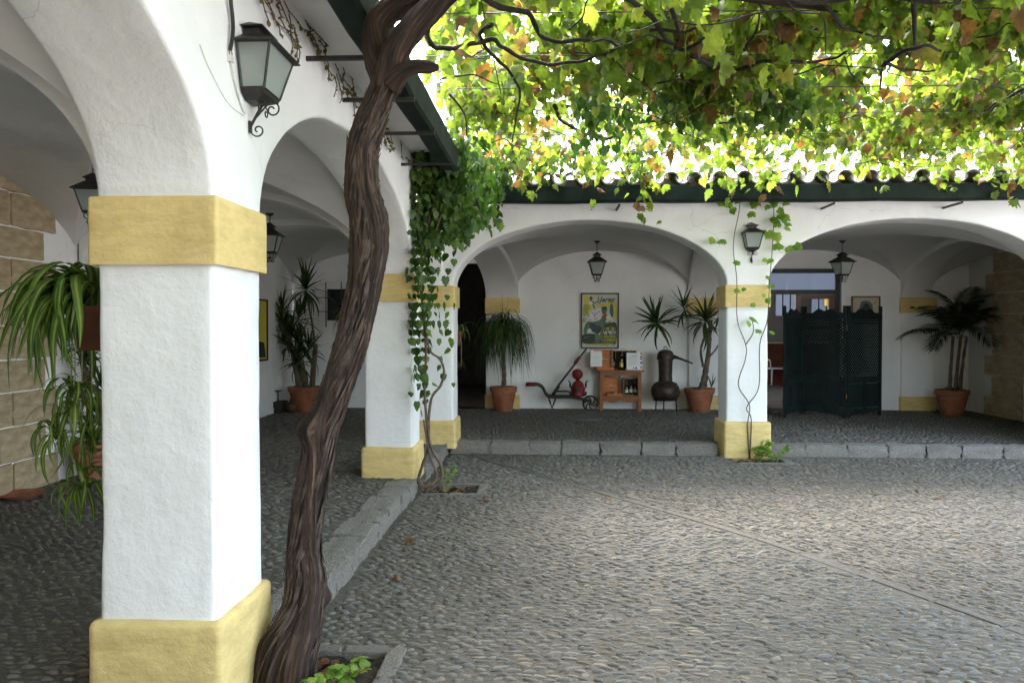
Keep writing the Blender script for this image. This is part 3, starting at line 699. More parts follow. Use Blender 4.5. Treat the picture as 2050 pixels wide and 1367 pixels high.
# ================================================================== the old grapevine
def bark_mat():
    m, nt, b = new_mat('vine_bark'); b.inputs['Roughness'].default_value = .8; b.inputs['Specular IOR Level'].default_value = .3
    uv = nt.nodes.new('ShaderNodeUVMap'); uv.uv_map = 'UVMap'; prev = None
    def stretched(sx, sy, det):
        mp = nt.nodes.new('ShaderNodeMapping'); mp.inputs['Scale'].default_value = (sx,sy,1); nt.links.new(uv.outputs[0], mp.inputs[0])
        n = nnode(nt,'ShaderNodeTexNoise', Scale=1.0, Detail=det, Roughness=.65, Distortion=.4); nt.links.new(mp.outputs[0], n.inputs['Vector']); return n
    n1 = stretched(20,2.6,7); n2 = stretched(64,8,6); n3 = stretched(4,2.2,5)
    r1 = ramp(nt, n1.outputs['Fac'], [(.32,(.007,.005,.004)),(.47,(.028,.019,.015)),(.58,(.065,.044,.034)),(.72,(.20,.15,.12))])
    r2 = ramp(nt, n2.outputs['Fac'], [(.32,(.45,.42,.40)),(.62,(1.25,1.2,1.15))]); r3 = ramp(nt, n3.outputs['Fac'], [(.32,(.55,.52,.52)),(.5,(1.0,.88,.80)),(.68,(1.35,1.22,1.12))])
    a = nt.nodes.new('ShaderNodeMix'); a.data_type='RGBA'; a.blend_type='MULTIPLY'; a.inputs['Factor'].default_value=1
    nt.links.new(r1.outputs[0],a.inputs['A']); nt.links.new(r2.outputs[0],a.inputs['B'])
    c = nt.nodes.new('ShaderNodeMix'); c.data_type='RGBA'; c.blend_type='MULTIPLY'; c.inputs['Factor'].default_value=1
    nt.links.new(a.outputs['Result'],c.inputs['A']); nt.links.new(r3.outputs[0],c.inputs['B']); nt.links.new(c.outputs['Result'], b.inputs['Base Color'])
    for n,d in ((n1,.02),(n2,.008)):
        bp = nnode(nt,'ShaderNodeBump', Strength=.8, Distance=d); nt.links.new(n.outputs['Fac'], bp.inputs['Height'])
        if prev: nt.links.new(prev.outputs[0], bp.inputs['Normal'])
        prev = bp
    nt.links.new(prev.outputs[0], b.inputs['Normal']); return m
M['bark'] = bark_mat()
M['twig'] = simple('dark_twig', (.010,.007,.006), (.03,.021,.016), .8, 30, bump=[(50,4,.4,.004)])
M['stem'] = simple('woody_stem', (.085,.055,.036), (.16,.115,.08), .75, 22, bump=[(60,4,.4,.003)])
M['wire'] = simple('wire', (.05,.05,.05), None, .5, metal=.6)

def bark_tube(name, pts, rad, parent, seg=64, per=10, twist=1.1, seed=0, knots=(), flare=0.0, amp=1.0):
    P = catmull(pts, per); m = len(P); rr = np.interp(np.linspace(0,1,m), np.linspace(0,1,len(rad)), rad)
    L = [0.0]
    for a,b in zip(P,P[1:]): L.append(L[-1]+(b-a).length)
    T = [(P[min(i+1,m-1)]-P[max(i-1,0)]).normalized() for i in range(m)]; N = Vector((1,0,0)); N = (N-T[0]*N.dot(T[0])).normalized(); V = []; UV = []
    th = np.arange(seg)*2*math.pi/seg
    for i in range(m):
        N = (N-T[i]*N.dot(T[i])).normalized(); B = T[i].cross(N); s = L[i]; a = th+twist*s+.35*math.sin(s*2.1+seed)
        q = np.stack([np.cos(a)*1.3,np.sin(a)*1.3,np.full(seg,s*1.0)],1)
        big = vnoise(q,1.0,seed)*.17; q2 = np.stack([np.cos(a)*3.6,np.sin(a)*3.6,np.full(seg,s*1.6)],1); mid = (1-2*np.abs(vnoise(q2,1.0,seed+3)))*.085
        q3 = np.stack([np.cos(a)*9,np.sin(a)*9,np.full(seg,s*5.5)],1); fine = (1-2*np.abs(vnoise(q3,1.0,seed+6)))*.050
        q4 = np.stack([np.cos(a)*19,np.sin(a)*19,np.full(seg,s*13)],1); fine = fine+vnoise(q4,1.0,seed+8)*.036
        r = rr[i]*(1+(big+mid+fine)*amp)
        for (ks,ka,kr,kh) in knots: 
            d = ((s-ks)/kr)**2+(((th-ka+math.pi)%(2*math.pi)-math.pi)*rr[i]/kr)**2; r = r+kh*np.exp(-d*1.5)*(1+.5*vnoise(q3,1.4,seed+12))
        for k in range(seg): V.append(P[i]+(N*math.cos(th[k])+B*math.sin(th[k]))*float(r[k])); UV.append((a[k]/(2*math.pi)*1.0, s))
    mb = MB(); F = [(i*seg+k,i*seg+(k+1)%seg,(i+1)*seg+(k+1)%seg,(i+1)*seg+k) for i in range(m-1) for k in range(seg)]
    F += [tuple(range(seg-1,-1,-1)), tuple((m-1)*seg+k for k in range(seg))]; mb.add(V,F); me = mb.mesh(name, M['bark'], True)
    uvl = me.uv_layers.new(name='UVMap'); idx = np.empty(len(me.loops),np.int32); me.loops.foreach_get('vertex_index', idx); U = np.array(UV)[idx]
    # keep the seam from smearing
    ls = np.empty(len(me.polygons),np.int32); lt = np.empty(len(me.polygons),np.int32); me.polygons.foreach_get('loop_start',ls); me.polygons.foreach_get('loop_total',lt)
    for s_,t_ in zip(ls,lt):
        if t_ == 4:
            u = U[s_:s_+4,0]
            if u.max()-u.min() > .5: U[s_:s_+4,0] = np.where(u < u.mean(), u+1, u)
    uvl.data.foreach_set('uv', U.astype(np.float32).ravel())
    o = obj(name, me, None, parent, world=True); return o, P, rr, T
YT = 3.80
vine = thing('grapevine','old twisted grapevine with shaggy bark rising beside the nearest pillar and roofing the yard','vine',(-1.15,3.78,0))
tp = [(563,1395,.165),(570,1330,.155),(588,1275,.135),(606,1215,.118),(612,1160,.118),(609,1100,.100),(619,1010,.093),(634,930,.092),(645,860,.098),(664,805,.091),(680,755,.090),(699,700,.094),(714,640,.090),(729,565,.088),(738,500,.092),(738,445,.096),(727,395,.089),(725,340,.080),(729,290,.078),(741,250,.076),(760,200,.066),(776,155,.066),(776,120,.066)]
pts = []
for i,(x,y,r) in enumerate(tp):
    p = at(x,y,Y=float(np.interp(y,[1100,1160,1215,1275,1330],[3.78,3.72,3.64,3.56,3.50]))); pts.append(p)
pts[0].z = -.12
trunk, TPs, TR, TT_ = bark_tube('trunk', pts, [t[2]*(.80 if t[1]<560 else .69 if t[1]<1250 else .80) for t in tp], vine, 110, 14, 1.0, 3, amp=1.35, knots=[(1.33,3.9,.07,.05),(.55,.4,.06,.03),(.12,3.4,.10,.03),(2.05,1.0,.06,.02)])
def limb(name, px, Ys, rad, seed, seg=36, per=8):
    return bark_tube(name, [at(x,y,Y=Y) if Y > 0 else Vector((x,y,-Y)) for (x,y),Y in zip(px,Ys)], rad, vine, seg, per, 1.5, seed)
limb('limb', [(775,170),(757,115),(752,60),(775,25),(815,2),(870,-32),(-.05,3.35,),(.6,2.9,),(1.3,2.6,)], [3.80,3.80,3.81,3.80,3.78,3.70,-3.44,-3.47,-3.48], [.062,.060,.058,.056,.055,.05,.045,.035,.02], 11)
limb('limb', [(772,175),(790,110),(820,65),(858,25),(900,-15),(960,-50),(.35,4.1),(1.0,4.6),(1.7,4.9)], [3.78,3.74,3.72,3.70,3.66,3.64,-3.43,-3.46,-3.47], [.058,.054,.052,.050,.046,.042,.036,.028,.016], 12)
limb('limb', [(785,168),(806,146),(830,135),(860,135),(878,136)], [3.76,3.72,3.70,3.69,3.69], [.055,.036,.030,.027,.012], 13, 24)
# peeling bark strips
mb = MB(); r_ = random.Random(5)
for q in range(620):
    i0 = r_.randrange(4, len(TPs)-40); n = r_.randrange(6, 30); a = r_.uniform(0,2*math.pi); w = r_.uniform(.002,.008); tw = r_.uniform(.5,1.3)
    V = []; ref = Vector((0,-1,0)); lift0, lift1 = r_.uniform(-.004,.012), r_.choice([0,0,.003,.006,.010,.016])
    for j in range(0, n+1, 2):
        i = min(i0+j, len(TPs)-1); t = TT_[i]; N = (ref-t*ref.dot(t)).normalized(); B = t.cross(N); f = j/n; s = j*.02
        aa = a+tw*s; d = N*math.cos(aa)+B*math.sin(aa); c = TPs[i]+d*(TR[i]*1.10+lift0*(1-f)**2+lift1*f**3); sd = t.cross(d)*w*(1-abs(2*f-1)**3+.1)
        V += [c-sd, c+sd*1.0, c+d*.003]
    k = len(V)//3; F = []
    for j in range(k-1): F += [(3*j,3*j+2,3*j+5,3*j+3),(3*j+2,3*j+1,3*j+4,3*j+5)]
    mb.add(V,F)
M['bark_strip'] = simple('bark_strip', (.022,.015,.012), (.09,.063,.048), .85, 14, bump=[(40,4,.4,.003)])
obj('bark_strips', mb, M['bark_strip'], trunk, True, kind='stuff')

# canes spread over the yard on wires
H0 = 3.42
def cane(px, rad, H=H0, name='cane', sag=0):
    pts = [at(x,y,Z=H+random.uniform(-.025,.025)) for x,y in px]; P = catmull(pts,5)
    P = [p+Vector((0,0,.006*math.sin(i*1.3))) for i,p in enumerate(P)]
    mb = MB().tube(P, [rad*.72*(1-.6*i/len(P))*(1+.10*math.sin(i*2.7)) for i in range(len(P))], 7); obj(name, mb, M['twig'], vine, True, world=True); return P
CANES = []
for px, r_c in [([(900,-60),(1000,15),(1055,25),(1090,78),(1150,82),(1212,80),(1245,98)],.028), ([(880,-20),(862,30),(855,75),(880,97),(930,92),(985,80),(1010,98),(1070,125),(1135,127),(1200,112),(1240,95)],.030),
        ([(985,50),(960,70),(985,110),(1012,135),(1040,180),(1035,225),(1025,285)],.022), ([(1110,212),(1128,245),(1180,270),(1222,277),(1262,250),(1300,244)],.026),
        ([(1245,-10),(1300,30),(1340,85),(1380,98),(1440,50),(1482,34)],.026), ([(1300,60),(1382,62),(1400,40)],.018), ([(1385,112),(1430,130),(1466,144),(1520,125),(1575,124),(1650,122),(1695,105)],.026),
        ([(1345,20),(1360,70),(1350,100)],.02), ([(1548,150),(1542,190),(1560,216),(1600,220)],.024), ([(1490,100),(1515,60),(1520,30)],.016), ([(1830,-40),(1830,20),(1832,90)],.030), ([(1768,132),(1800,108),(1850,92),(1890,104)],.026),
        ([(1770,128),(1820,141),(1872,142)],.018), ([(1765,140),(1762,180)],.015), ([(2060,175),(2010,198),(1965,225)],.022), ([(1500,-40),(1620,5),(1740,-10),(1900,5),(2080,-20)],.028), ([(980,-30),(1120,-10),(1300,-25),(1480,0)],.03),
        ([(1440,248),(1480,246),(1540,250)],.012), ([(1300,244),(1340,246)],.016), ([(1650,10),(1700,60),(1780,75)],.016), ([(900,190),(930,230),(935,285)],.014), ([(880,160),(940,150),(1000,170)],.012),([(1240,150),(1300,170),(1360,160),(1420,190)],.014)]:
    CANES.append(cane(px, r_c))
# thin shoots hanging and crossing
for k in range(70):
    p = Vector((random.uniform(-.6,6.5), random.uniform(4.2,9.6), random.uniform(3.35,3.7))); a = random.uniform(0,6.28); q = [p.copy()]
    for j in range(6):
        a += random.uniform(-.5,.5); p = p+Vector((math.cos(a)*.16,math.sin(a)*.16,random.uniform(-.09,.03))); q.append(p.copy())
    obj('shoot', MB().tube(catmull(q,3), [.006*(1-.6*i/19) for i in range(19)], 5), M['twig'], vine, True, world=True)
wires = thing('trellis','thin straight wires stretched across the yard that carry the vine','trellis',(2,7,3.5))
for i in range(9):
    y = 3.4+i*.78; obj('wire', MB().tube([(-1.0,y,3.52),(2,y,3.49),(5,y,3.49),(9.5,y,3.52)],.004,5), M['wire'], wires, True, world=True)
for i in range(8):
    x = -.4+i*1.25; obj('wire', MB().tube([(x,1.0,3.53),(x,5,3.50),(x,9.7,3.53)],.004,5), M['wire'], wires, True, world=True)

# foliage: a ragged layer, thick over the middle of the yard, thin and hanging at the far end
def canopy(n):
    X = rng.uniform(-.95,7.2,n*3); Yv = rng.uniform(2.6,9.85,n*3)
    P = np.stack([X,Yv,np.zeros_like(X)],1)
    d = .60+.85*vnoise(P,1.1,41)+.45*vnoise(P,2.9,42)
    d = np.where(Yv > 7.4, d*np.interp(Yv,[7.4,9.85],[.85,.24]), d)
    d = np.where((X < -.45)&(Yv<7.4), d*.8, d); d = np.where(Yv<3.6, d*np.interp(Yv,[2.6,3.6],[.3,1]), d)
    d = np.clip(d,.06,1.0)*np.clip((np.interp(Yv,[2,5,10],[3.2,4.4,7.0])-X)/.5,0,1)
    keep = rng.uniform(0,1,len(X)) < d; P = P[keep][:n]
    thick = .25+.20*vnoise(P,.9,43); P[:,2] = 3.46+rng.beta(1.6,2.2,len(P))*(.34+thick)+.05*vnoise(P,1.7,44)
    far_ = np.clip((P[:,1]-8.0)/1.8,0,1); P[:,2] -= far_*rng.uniform(0,.30,len(P))
    return P
CP = canopy(19000)
# upper vine layer added to block overhead light, flat leaves, unseen over near yard
UX = rng.uniform(-.95,6.6,15000); UY = rng.uniform(-6,8.6,15000); UP = np.stack([UX,UY,np.zeros_like(UX)],1)
dn = .50+.55*vnoise(UP,1.0,47); dn *= np.interp(UY,[5.6,8.2],[1,.05]); dn = np.where(UX > np.interp(UY,[-6,2,10],[2.2,2.9,6.3]), 0, dn); UP = UP[rng.uniform(0,1,len(UX)) < dn]; UP[:,2] = 3.85+.12*vnoise(UP,1.3,48)+rng.uniform(-.1,.14,len(UP))
ut = rng.normal(0,1,(len(UP),3))*[1,1,.3]-[0,0,.35]; uf = rng.normal(0,.35,(len(UP),3))+[0,0,1]
obj('foliage', leaves_mesh('foliage',UP,ut,uf,rng.uniform(.13,.20,len(UP)),VT,M['vine_leaf']), None, vine, world=True, kind='stuff')
# hanging sprays
sp = []
for k in range(95):
    x, y = rng.uniform(-.7,7.5), rng.uniform(4.0,9.7); L = rng.uniform(.15,.50)*(1 if y<8.2 else 1.0); m = int(L/.055)
    for j in range(m): sp.append((x+rng.normal(0,.05), y+rng.normal(0,.05), 3.46-j*.055+rng.normal(0,.02)))
# bright sprays over the far eave
for (x,L) in ((1.05,.45),(1.15,.62),(2.25,.25),(2.45,.30),(2.80,.30),(4.62,.30),(5.0,.35),(5.2,.45),(5.35,.3),(5.55,.28),(1.6,.15),(-.1,.1)):
    for j in range(int(L/.04)+2): sp.append((x+rng.normal(0,.07), 9.45+rng.normal(0,.05), 3.55-j*.045+rng.normal(0,.02)))
CP = np.concatenate([CP,np.array(sp)]); nC = len(CP)
tip, face = rand_dirs(nC,.75,.65); size = rng.uniform(.065,.13,nC)*np.where(rng.uniform(0,1,nC)<.2,.7,1)
u,v,k_ = project(CP); inview = (u>780)&(u<2050)&(v>-40)&(v<420)
score = np.where(inview, size*k_*(1.0-.9*np.clip((CP[:,2]-3.55)/.3,0,1)), 0); bigL = np.argsort(-score)[:300]; restL = np.setdiff1d(np.arange(nC), bigL)
obj('foliage', leaves_mesh('foliage', CP[restL],tip[restL],face[restL],size[restL],VT,M['vine_leaf']), None, vine, world=True, kind='stuff')
leaf_objects(CP[bigL],tip[bigL],face[bigL],size[bigL]*1.12,VM,vine)

# ================================================================== ivy in the corner
ivy = thing('ivy','dark green creeper hanging thickly from the gutter corner down the second pillar','ivy',(-1.18,7.9,0))
ip = []
for k in range(330):
    # strands along the gutter between pillar and corner, with the longest against the pillar
    t = rng.uniform(0,1)**1.3; y = 7.65+t*2.05; x = -1.27+abs(rng.normal(0,.20))+.25*t; L = max(.15,(1.25-.60*t)*rng.uniform(.25,1.0)); z0 = 3.52-rng.uniform(0,.15)
    for j in range(int(L/.042)): ip.append((x+rng.normal(0,.035)+.05*math.sin(j*.3+k), y+rng.normal(0,.05), z0-j*.042))
for k in range(22):   # the trailing tail
    x = -1.265+abs(rng.normal(0,.09)); y = 7.70+rng.normal(0,.05); L = rng.uniform(1.1,2.6)
    for j in range(int(L/.085)): ip.append((x+rng.normal(0,.05)+.03*math.sin(j*.5+k), y+rng.normal(0,.05), 3.1-j*.085))
for k in range(70):   # dense tangle above the corner and along the far eave
    x = rng.uniform(-1.0,1.1); y = 9.3+rng.normal(0,.18); z0 = 3.62+rng.normal(0,.06); L = rng.uniform(.05,.28)*(1.3 if x < 0 else 1)
    for j in range(int(L/.04)+1): ip.append((x+rng.normal(0,.06), y+rng.normal(0,.05), z0-j*.04))
for k in range(75):   # the thick clump over the middle of the trellis
    x = rng.uniform(.15,2.1); y = 6.6+rng.normal(0,.16); z0 = 3.50+rng.normal(0,.05); L = rng.uniform(.12,.38)
    for j in range(int(L/.04)+1): ip.append((x+rng.normal(0,.06), y+rng.normal(0,.06), z0-j*.04))
IP = np.array(ip); nI = len(IP); itip, iface = rand_dirs(nI,.9,.45); iface[:,1] -= .5; isz = rng.uniform(.035,.10,nI)
u,v,k_ = project(IP); sc_ = np.where((u>800)&(u<1340)&(v>0), isz*k_*(1.3-IP[:,1]*.05)*(1+(IP[:,0]+1.3)), 0); bi = np.argsort(-sc_)[:300]; ri = np.setdiff1d(np.arange(nI), bi)
obj('foliage', leaves_mesh('foliage', IP[ri],itip[ri],iface[ri],isz[ri],IT+VT[:2],M['ivy_leaf']), None, ivy, world=True, kind='stuff')
leaf_objects(IP[bi],itip[bi],iface[bi],isz[bi],IM+IV,ivy)
for px, r0 in [([(848,984),(838,962),(846,930),(858,892),(855,850),(850,780),(853,700),(846,620),(842,540),(852,470),(870,400)],.017), ([(850,985),(882,962),(883,932),(868,905),(858,870),(863,800),(882,772),(889,742),(880,718),(863,705),(855,680),(851,650),(845,600)],.016),
               ([(842,975),(864,968),(874,948),(863,920),(856,890),(848,840)],.015), ([(840,962),(852,975),(874,984),(882,978)],.013), ([(862,500),(880,440),(905,380)],.010)]:
    pts = [at(x,y,Y=7.70+.02*math.sin(i)) for i,(x,y) in enumerate(px)]
    P = catmull(pts,5); obj('stem', MB().tube(P,[r0*(1-.45*i/len(P))*(1+.1*math.sin(i*1.9)) for i in range(len(P))],8), M['stem'], ivy, True, world=True)

# ================================================================== young vine on the far pillar
yv = thing('climbing_vine','young vine with two thin stems climbing the far pillar around its lantern','vine',(2.42,9.9,0))
YV = 9.95
for px in ([(1500,918),(1497,850),(1500,810),(1478,770),(1492,720),(1493,690),(1476,640),(1475,560),(1468,490),(1480,420),(1482,378)], [(1501,918),(1504,840),(1495,815),(1519,775),(1521,690),(1536,640),(1541,560),(1546,500),(1549,440),(1549,385)], [(1493,690),(1508,665),(1506,640)]):
    P = catmull([at(x,y,Y=YV) for x,y in px],6); obj('stem', MB().tube(P,[.0075*(1-.4*i/len(P)) for i in range(len(P))],6), M['stem'], yv, True, world=True)
lp = [(1428,478,.17),(1452,480,.16),(1440,484,.10),(1476,524,.15),(1478,580,.13),(1490,577,.10),(1506,608,.11),(1505,636,.20),(1500,645,.13),(1520,662,.14),(1544,664,.14),(1536,598,.13),(1531,590,.10),(1541,572,.09),(1538,552,.10),(1556,466,.22),(1538,466,.22),(1530,462,.15),(1572,456,.14),(1500,424,.18),(1466,418,.16),(1460,400,.2),(1560,444,.17),(1574,446,.13),(1562,490,.22),(1578,496,.20),(1592,490,.17),(1604,494,.10),(1544,520,.14),(1534,520,.12),(1558,420,.15),(1552,408,.13),(1546,570,.09)]
for (x,y) in [(1440+random.random()*85, 352+random.random()*62) for _ in range(46)]+[(1530+random.random()*50,370+random.random()*70) for _ in range(14)]: lp.append((x,y,random.uniform(.11,.2)))
LP = np.array([at(x,y,Y=YV-.05+random.uniform(-.05,.03))[:] for x,y,_ in lp]); dd = np.stack([rng.normal(0,.55,len(lp)),-rng.uniform(.1,.7,len(lp)),-rng.uniform(.2,.9,len(lp))],1); ff = np.stack([rng.normal(0,.4,len(lp)),-np.ones(len(lp)),rng.uniform(.2,1.2,len(lp))],1)
leaf_objects(LP, dd, ff, np.array([q[2] for q in lp])*.62, VMF, yv)

# ================================================================== dry creeper below the left gutter
dc = thing('dry_creeper','nearly bare dry creeper clinging under the gutter above the second arch','creeper',(XO,5.5,3.0))
mb = MB(); tw = []
for k in range(34):
    y = random.choice([random.uniform(3.35,4.6),random.uniform(3.35,5.4),random.uniform(5.8,8.6)]); p = Vector((XO+.012,y,random.uniform(3.12,3.25))); q = [p.copy()]; ang = random.uniform(-.9,.9)-.4
    for j in range(random.randrange(5,12)):
        ang += random.uniform(-.5,.5); st = random.uniform(.04,.09); p = p+Vector((random.uniform(-.004,.006),math.cos(ang)*st*random.choice([1,1,-.4]),-abs(math.sin(ang))*st*.5+random.uniform(-.01,.02)))
        p.x = max(XO+.008,min(p.x,XO+.05)); p.z = min(p.z,3.25); q.append(p.copy()); tw.append(p.copy())
    obj('stem', MB().tube(q,.0035,4), M['stem'], dc, True, world=True)
TW = np.array([t[:] for t in tw if random.random()<.9]); n_ = len(TW); a_,b_ = rand_dirs(n_,.5,.8)
DRY = [(0,(.16,.14,.03)),(.5,(.11,.13,.03)),(1,(.20,.10,.04))]; M['dry_leaf'] = leaf_mat('dry_leaf', DRY, False, .3, 1.2)
obj('foliage', leaves_mesh('foliage',TW,a_,b_,rng.uniform(.012,.032,n_),IT,M['dry_leaf']), None, dc, world=True, kind='stuff')

# ================================================================== planting pits
def pit(label, h, open_left=False):
    x0,x1,y0,y1 = h; t = thing('planting_pit',label,'planter',((x0+x1)/2,(y0+y1)/2,0)); mb = MB(); nx, ny = 16, 12
    V = [(x0+(x1-x0)*i/nx, y0+(y1-y0)*j/ny, -.024+random.uniform(-.012,.018)) for i in range(nx+1) for j in range(ny+1)]
    mb.add(V,[(i*(ny+1)+j,(i+1)*(ny+1)+j,(i+1)*(ny+1)+j+1,i*(ny+1)+j+1) for i in range(nx) for j in range(ny)]); obj('soil', mb, M['soil'], t, True, world=True)
    w = .085
    for (a,b,c,d) in ((x0-.0,(x0+x1)/2-.006,y1,y1+w),((x0+x1)/2+.006,x1,y1,y1+w),(x1,x1+w,y0-.01,(y0+y1)/2-.006),(x1,x1+w,(y0+y1)/2+.006,y1+w),(x0,(x0+x1)/2-.006,y0-w,y0),((x0+x1)/2+.006,x1+w,y0-w,y0)):
        if b > 2.15 and c > 9.85 and a < 2.8: continue
        o = bpy.data.objects.new('edge_stone', KB[random.randrange(5)]); link(o,t); o.location = Vector(((a+b)/2,(c+d)/2,-.10))-WLOC[t.name]; o.scale = (b-a,d-c,.110)
    fl_ = np.array([(random.uniform(x0+.05,x1-.05),random.uniform(y0+.05,y1-.05),-.006) for _ in range(26)]); ti = rng.normal(0,1,(26,3))*[1,1,.25]; fa = rng.normal(0,.3,(26,3))+[0,0,1]
    obj('fallen_leaves', leaves_mesh('fallen_leaves',fl_,ti,fa,rng.uniform(.03,.08,26),VT,M['dead_leaf']), None, t, world=True, kind='stuff')
M['dead_leaf'] = leaf_mat('dead_leaf', [(0,(.12,.05,.02)),(.5,(.20,.09,.035)),(1,(.10,.06,.03))], False, .2, 1.0)
pit('square planting pit with dark soil at the foot of the old grapevine', PITS[0]); pit('planting pit with dark soil beside the second pillar where the creeper is rooted', PITS[1]); pit('small planting pit with dark soil in front of the far pillar', PITS[2])
def seedling(label, loc, n, h, spread, sz, meshes=FM, seed=0):
    t = thing('seedling', label, 'plant', loc); rr = random.Random(seed); pos, tp_, fc = [], [], []
    for k in range(max(3,n//7)):
        a = rr.uniform(0,6.28); top = Vector((math.cos(a)*spread*rr.uniform(.3,1),math.sin(a)*spread*rr.uniform(.3,1),h*rr.uniform(.55,1))); q = catmull([(0,0,-.03),top*.5+Vector((0,0,h*.12)),top],4); obj('stem', MB().tube(q,.004,5), M['green_stem'], t, True)
        for j in range(7):
            p = q[min(len(q)-1,3+j)]; pos.append((p+Vector(loc)+Vector((rr.uniform(-.02,.02),rr.uniform(-.02,.02),0)))[:]); b = rr.uniform(0,6.28); tp_.append((math.cos(b),math.sin(b),rr.uniform(-.4,.5))); fc.append((rr.uniform(-.3,.3),rr.uniform(-.6,.1),1))
    leaf_objects(np.array(pos),np.array(tp_),np.array(fc),rng.uniform(.6,1.1,len(pos))*sz,meshes,t)
M['green_stem'] = simple('green_stem', (.12,.20,.04), (.2,.28,.06), .6, 20)
seedling('bright green weed at the left foot of the grapevine trunk', (-1.03,3.40,-.02), 21, .16, .09, .055, seed=1)
seedling('green weed with long stalk at the right foot of the grapevine trunk', (-.93,3.52,-.02), 28, .20, .12, .06, seed=2)
seedling('small green shoot growing beside the coiled creeper stems', (-1.02,7.85,-.05), 14, .30, .13, .05, seed=3)
seedling('leafy young plant in the pit under the far pillar', (2.52,9.80,-.05), 40, .34, .13, .085, seed=4)
seedling('low bushy plant with pale flowers right of the far pillar foot', (2.70,9.82,-.04), 56, .24, .24, .06, seed=5)

FLV = np.array([(rng.uniform(-.8,4.5),rng.uniform(4.0,9.6),.024) for _ in range(12)]+[(rng.uniform(-1.15,-.2),rng.uniform(4.0,7.6),.024) for _ in range(5)]); FLV = FLV[FLV[:,0] < .57*FLV[:,1]]; q_ = len(FLV)
obj('fallen_leaves', leaves_mesh('fallen_leaves',FLV,rng.normal(0,1,(q_,3))*[1,1,.15],rng.normal(0,.25,(q_,3))+[0,0,1],rng.uniform(.03,.075,q_),VT,M['dead_leaf']), None, court, kind='stuff')
# ================================================================== lanterns
def glass_mat():
    m, nt, b = new_mat('frosted_pane'); b.inputs['Base Color'].default_value = (.62,.67,.64,1); b.inputs['Roughness'].default_value = .38; b.inputs['Transmission Weight'].default_value = .72
    b.inputs['IOR'].default_value = 1.15; bumpy(nt, b, [(55,3,.5,.003)]); return m
M['frosted'] = glass_mat()
M['clear'] = simple('clear_pane', (.02,.025,.025), None, .08, spec=.6)
def scroll(c, r0, turns, a0, plane_u, plane_v, n=22, sgn=1):
    c, u, v = Vector(c), Vector(plane_u), Vector(plane_v); out = []
    for i in range(n+1):
        t = i/n; a = a0+sgn*turns*2*math.pi*t; r = r0*(1-.78*t); out.append(c+u*(r*math.cos(a))+v*(r*math.sin(a)))
    return out
def frust(mb, w0, d0, z0, w1, d1, z1, half=True, cx=0):
    """four-sided taper; half: flat back on the wall plane y=0 and reaching out to -y"""
    def ring(w,d,z): return [(-w,-d,z),(w,-d,z),(w,0 if half else d,z),(-w,0 if half else d,z)]
    return mb.add(ring(w0,d0,z0)+ring(w1,d1,z1), [(3,2,1,0),(4,5,6,7),(0,1,5,4),(1,2,6,5),(2,3,7,6),(3,0,4,7)])
def bars(mb, w0,d0,z0,w1,d1,z1,half,t=.009):
    c0 = [(-w0,-d0),(w0,-d0),(w0,-.006 if half else d0),(-w0,-.006 if half else d0)]; c1 = [(-w1,-d1),(w1,-d1),(w1,-.006 if half else d1),(-w1,-.006 if half else d1)]
    for a,b in zip(c0,c1): mb.tube([(a[0],a[1],z0),(b[0],b[1],z1)],t,4)
    for c,z in ((c0,z0),(c1,z1)):
        for i in range(4 if not half else 4):
            a,b = c[i],c[(i+1)%4]; mb.tube([(a[0],a[1],z),(b[0],b[1],z)],t,4)
def panes(parent, w0,d0,z0,w1,d1,z1,half):
    q0 = [(-w0,-d0),(w0,-d0),(w0,0 if half else d0),(-w0,0 if half else d0)]; q1 = [(-w1,-d1),(w1,-d1),(w1,0 if half else d1),(-w1,0 if half else d1)]
    for i in range(3 if half else 4):
        k = [0,1,3,2][i] if half else i; j = (k+1)%4; mb = MB()
        V = [Vector((*q0[k],z0)),Vector((*q0[j],z0)),Vector((*q1[j],z1)),Vector((*q1[k],z1))]; nrm = (V[1]-V[0]).cross(V[2]-V[0]).normalized()*.003
        mb.add([p+nrm for p in V]+[p-nrm for p in V],[(0,1,2,3),(7,6,5,4),(0,4,5,1),(1,5,6,2),(2,6,7,3),(3,7,4,0)]); obj('pane', mb, M['frosted'], parent)
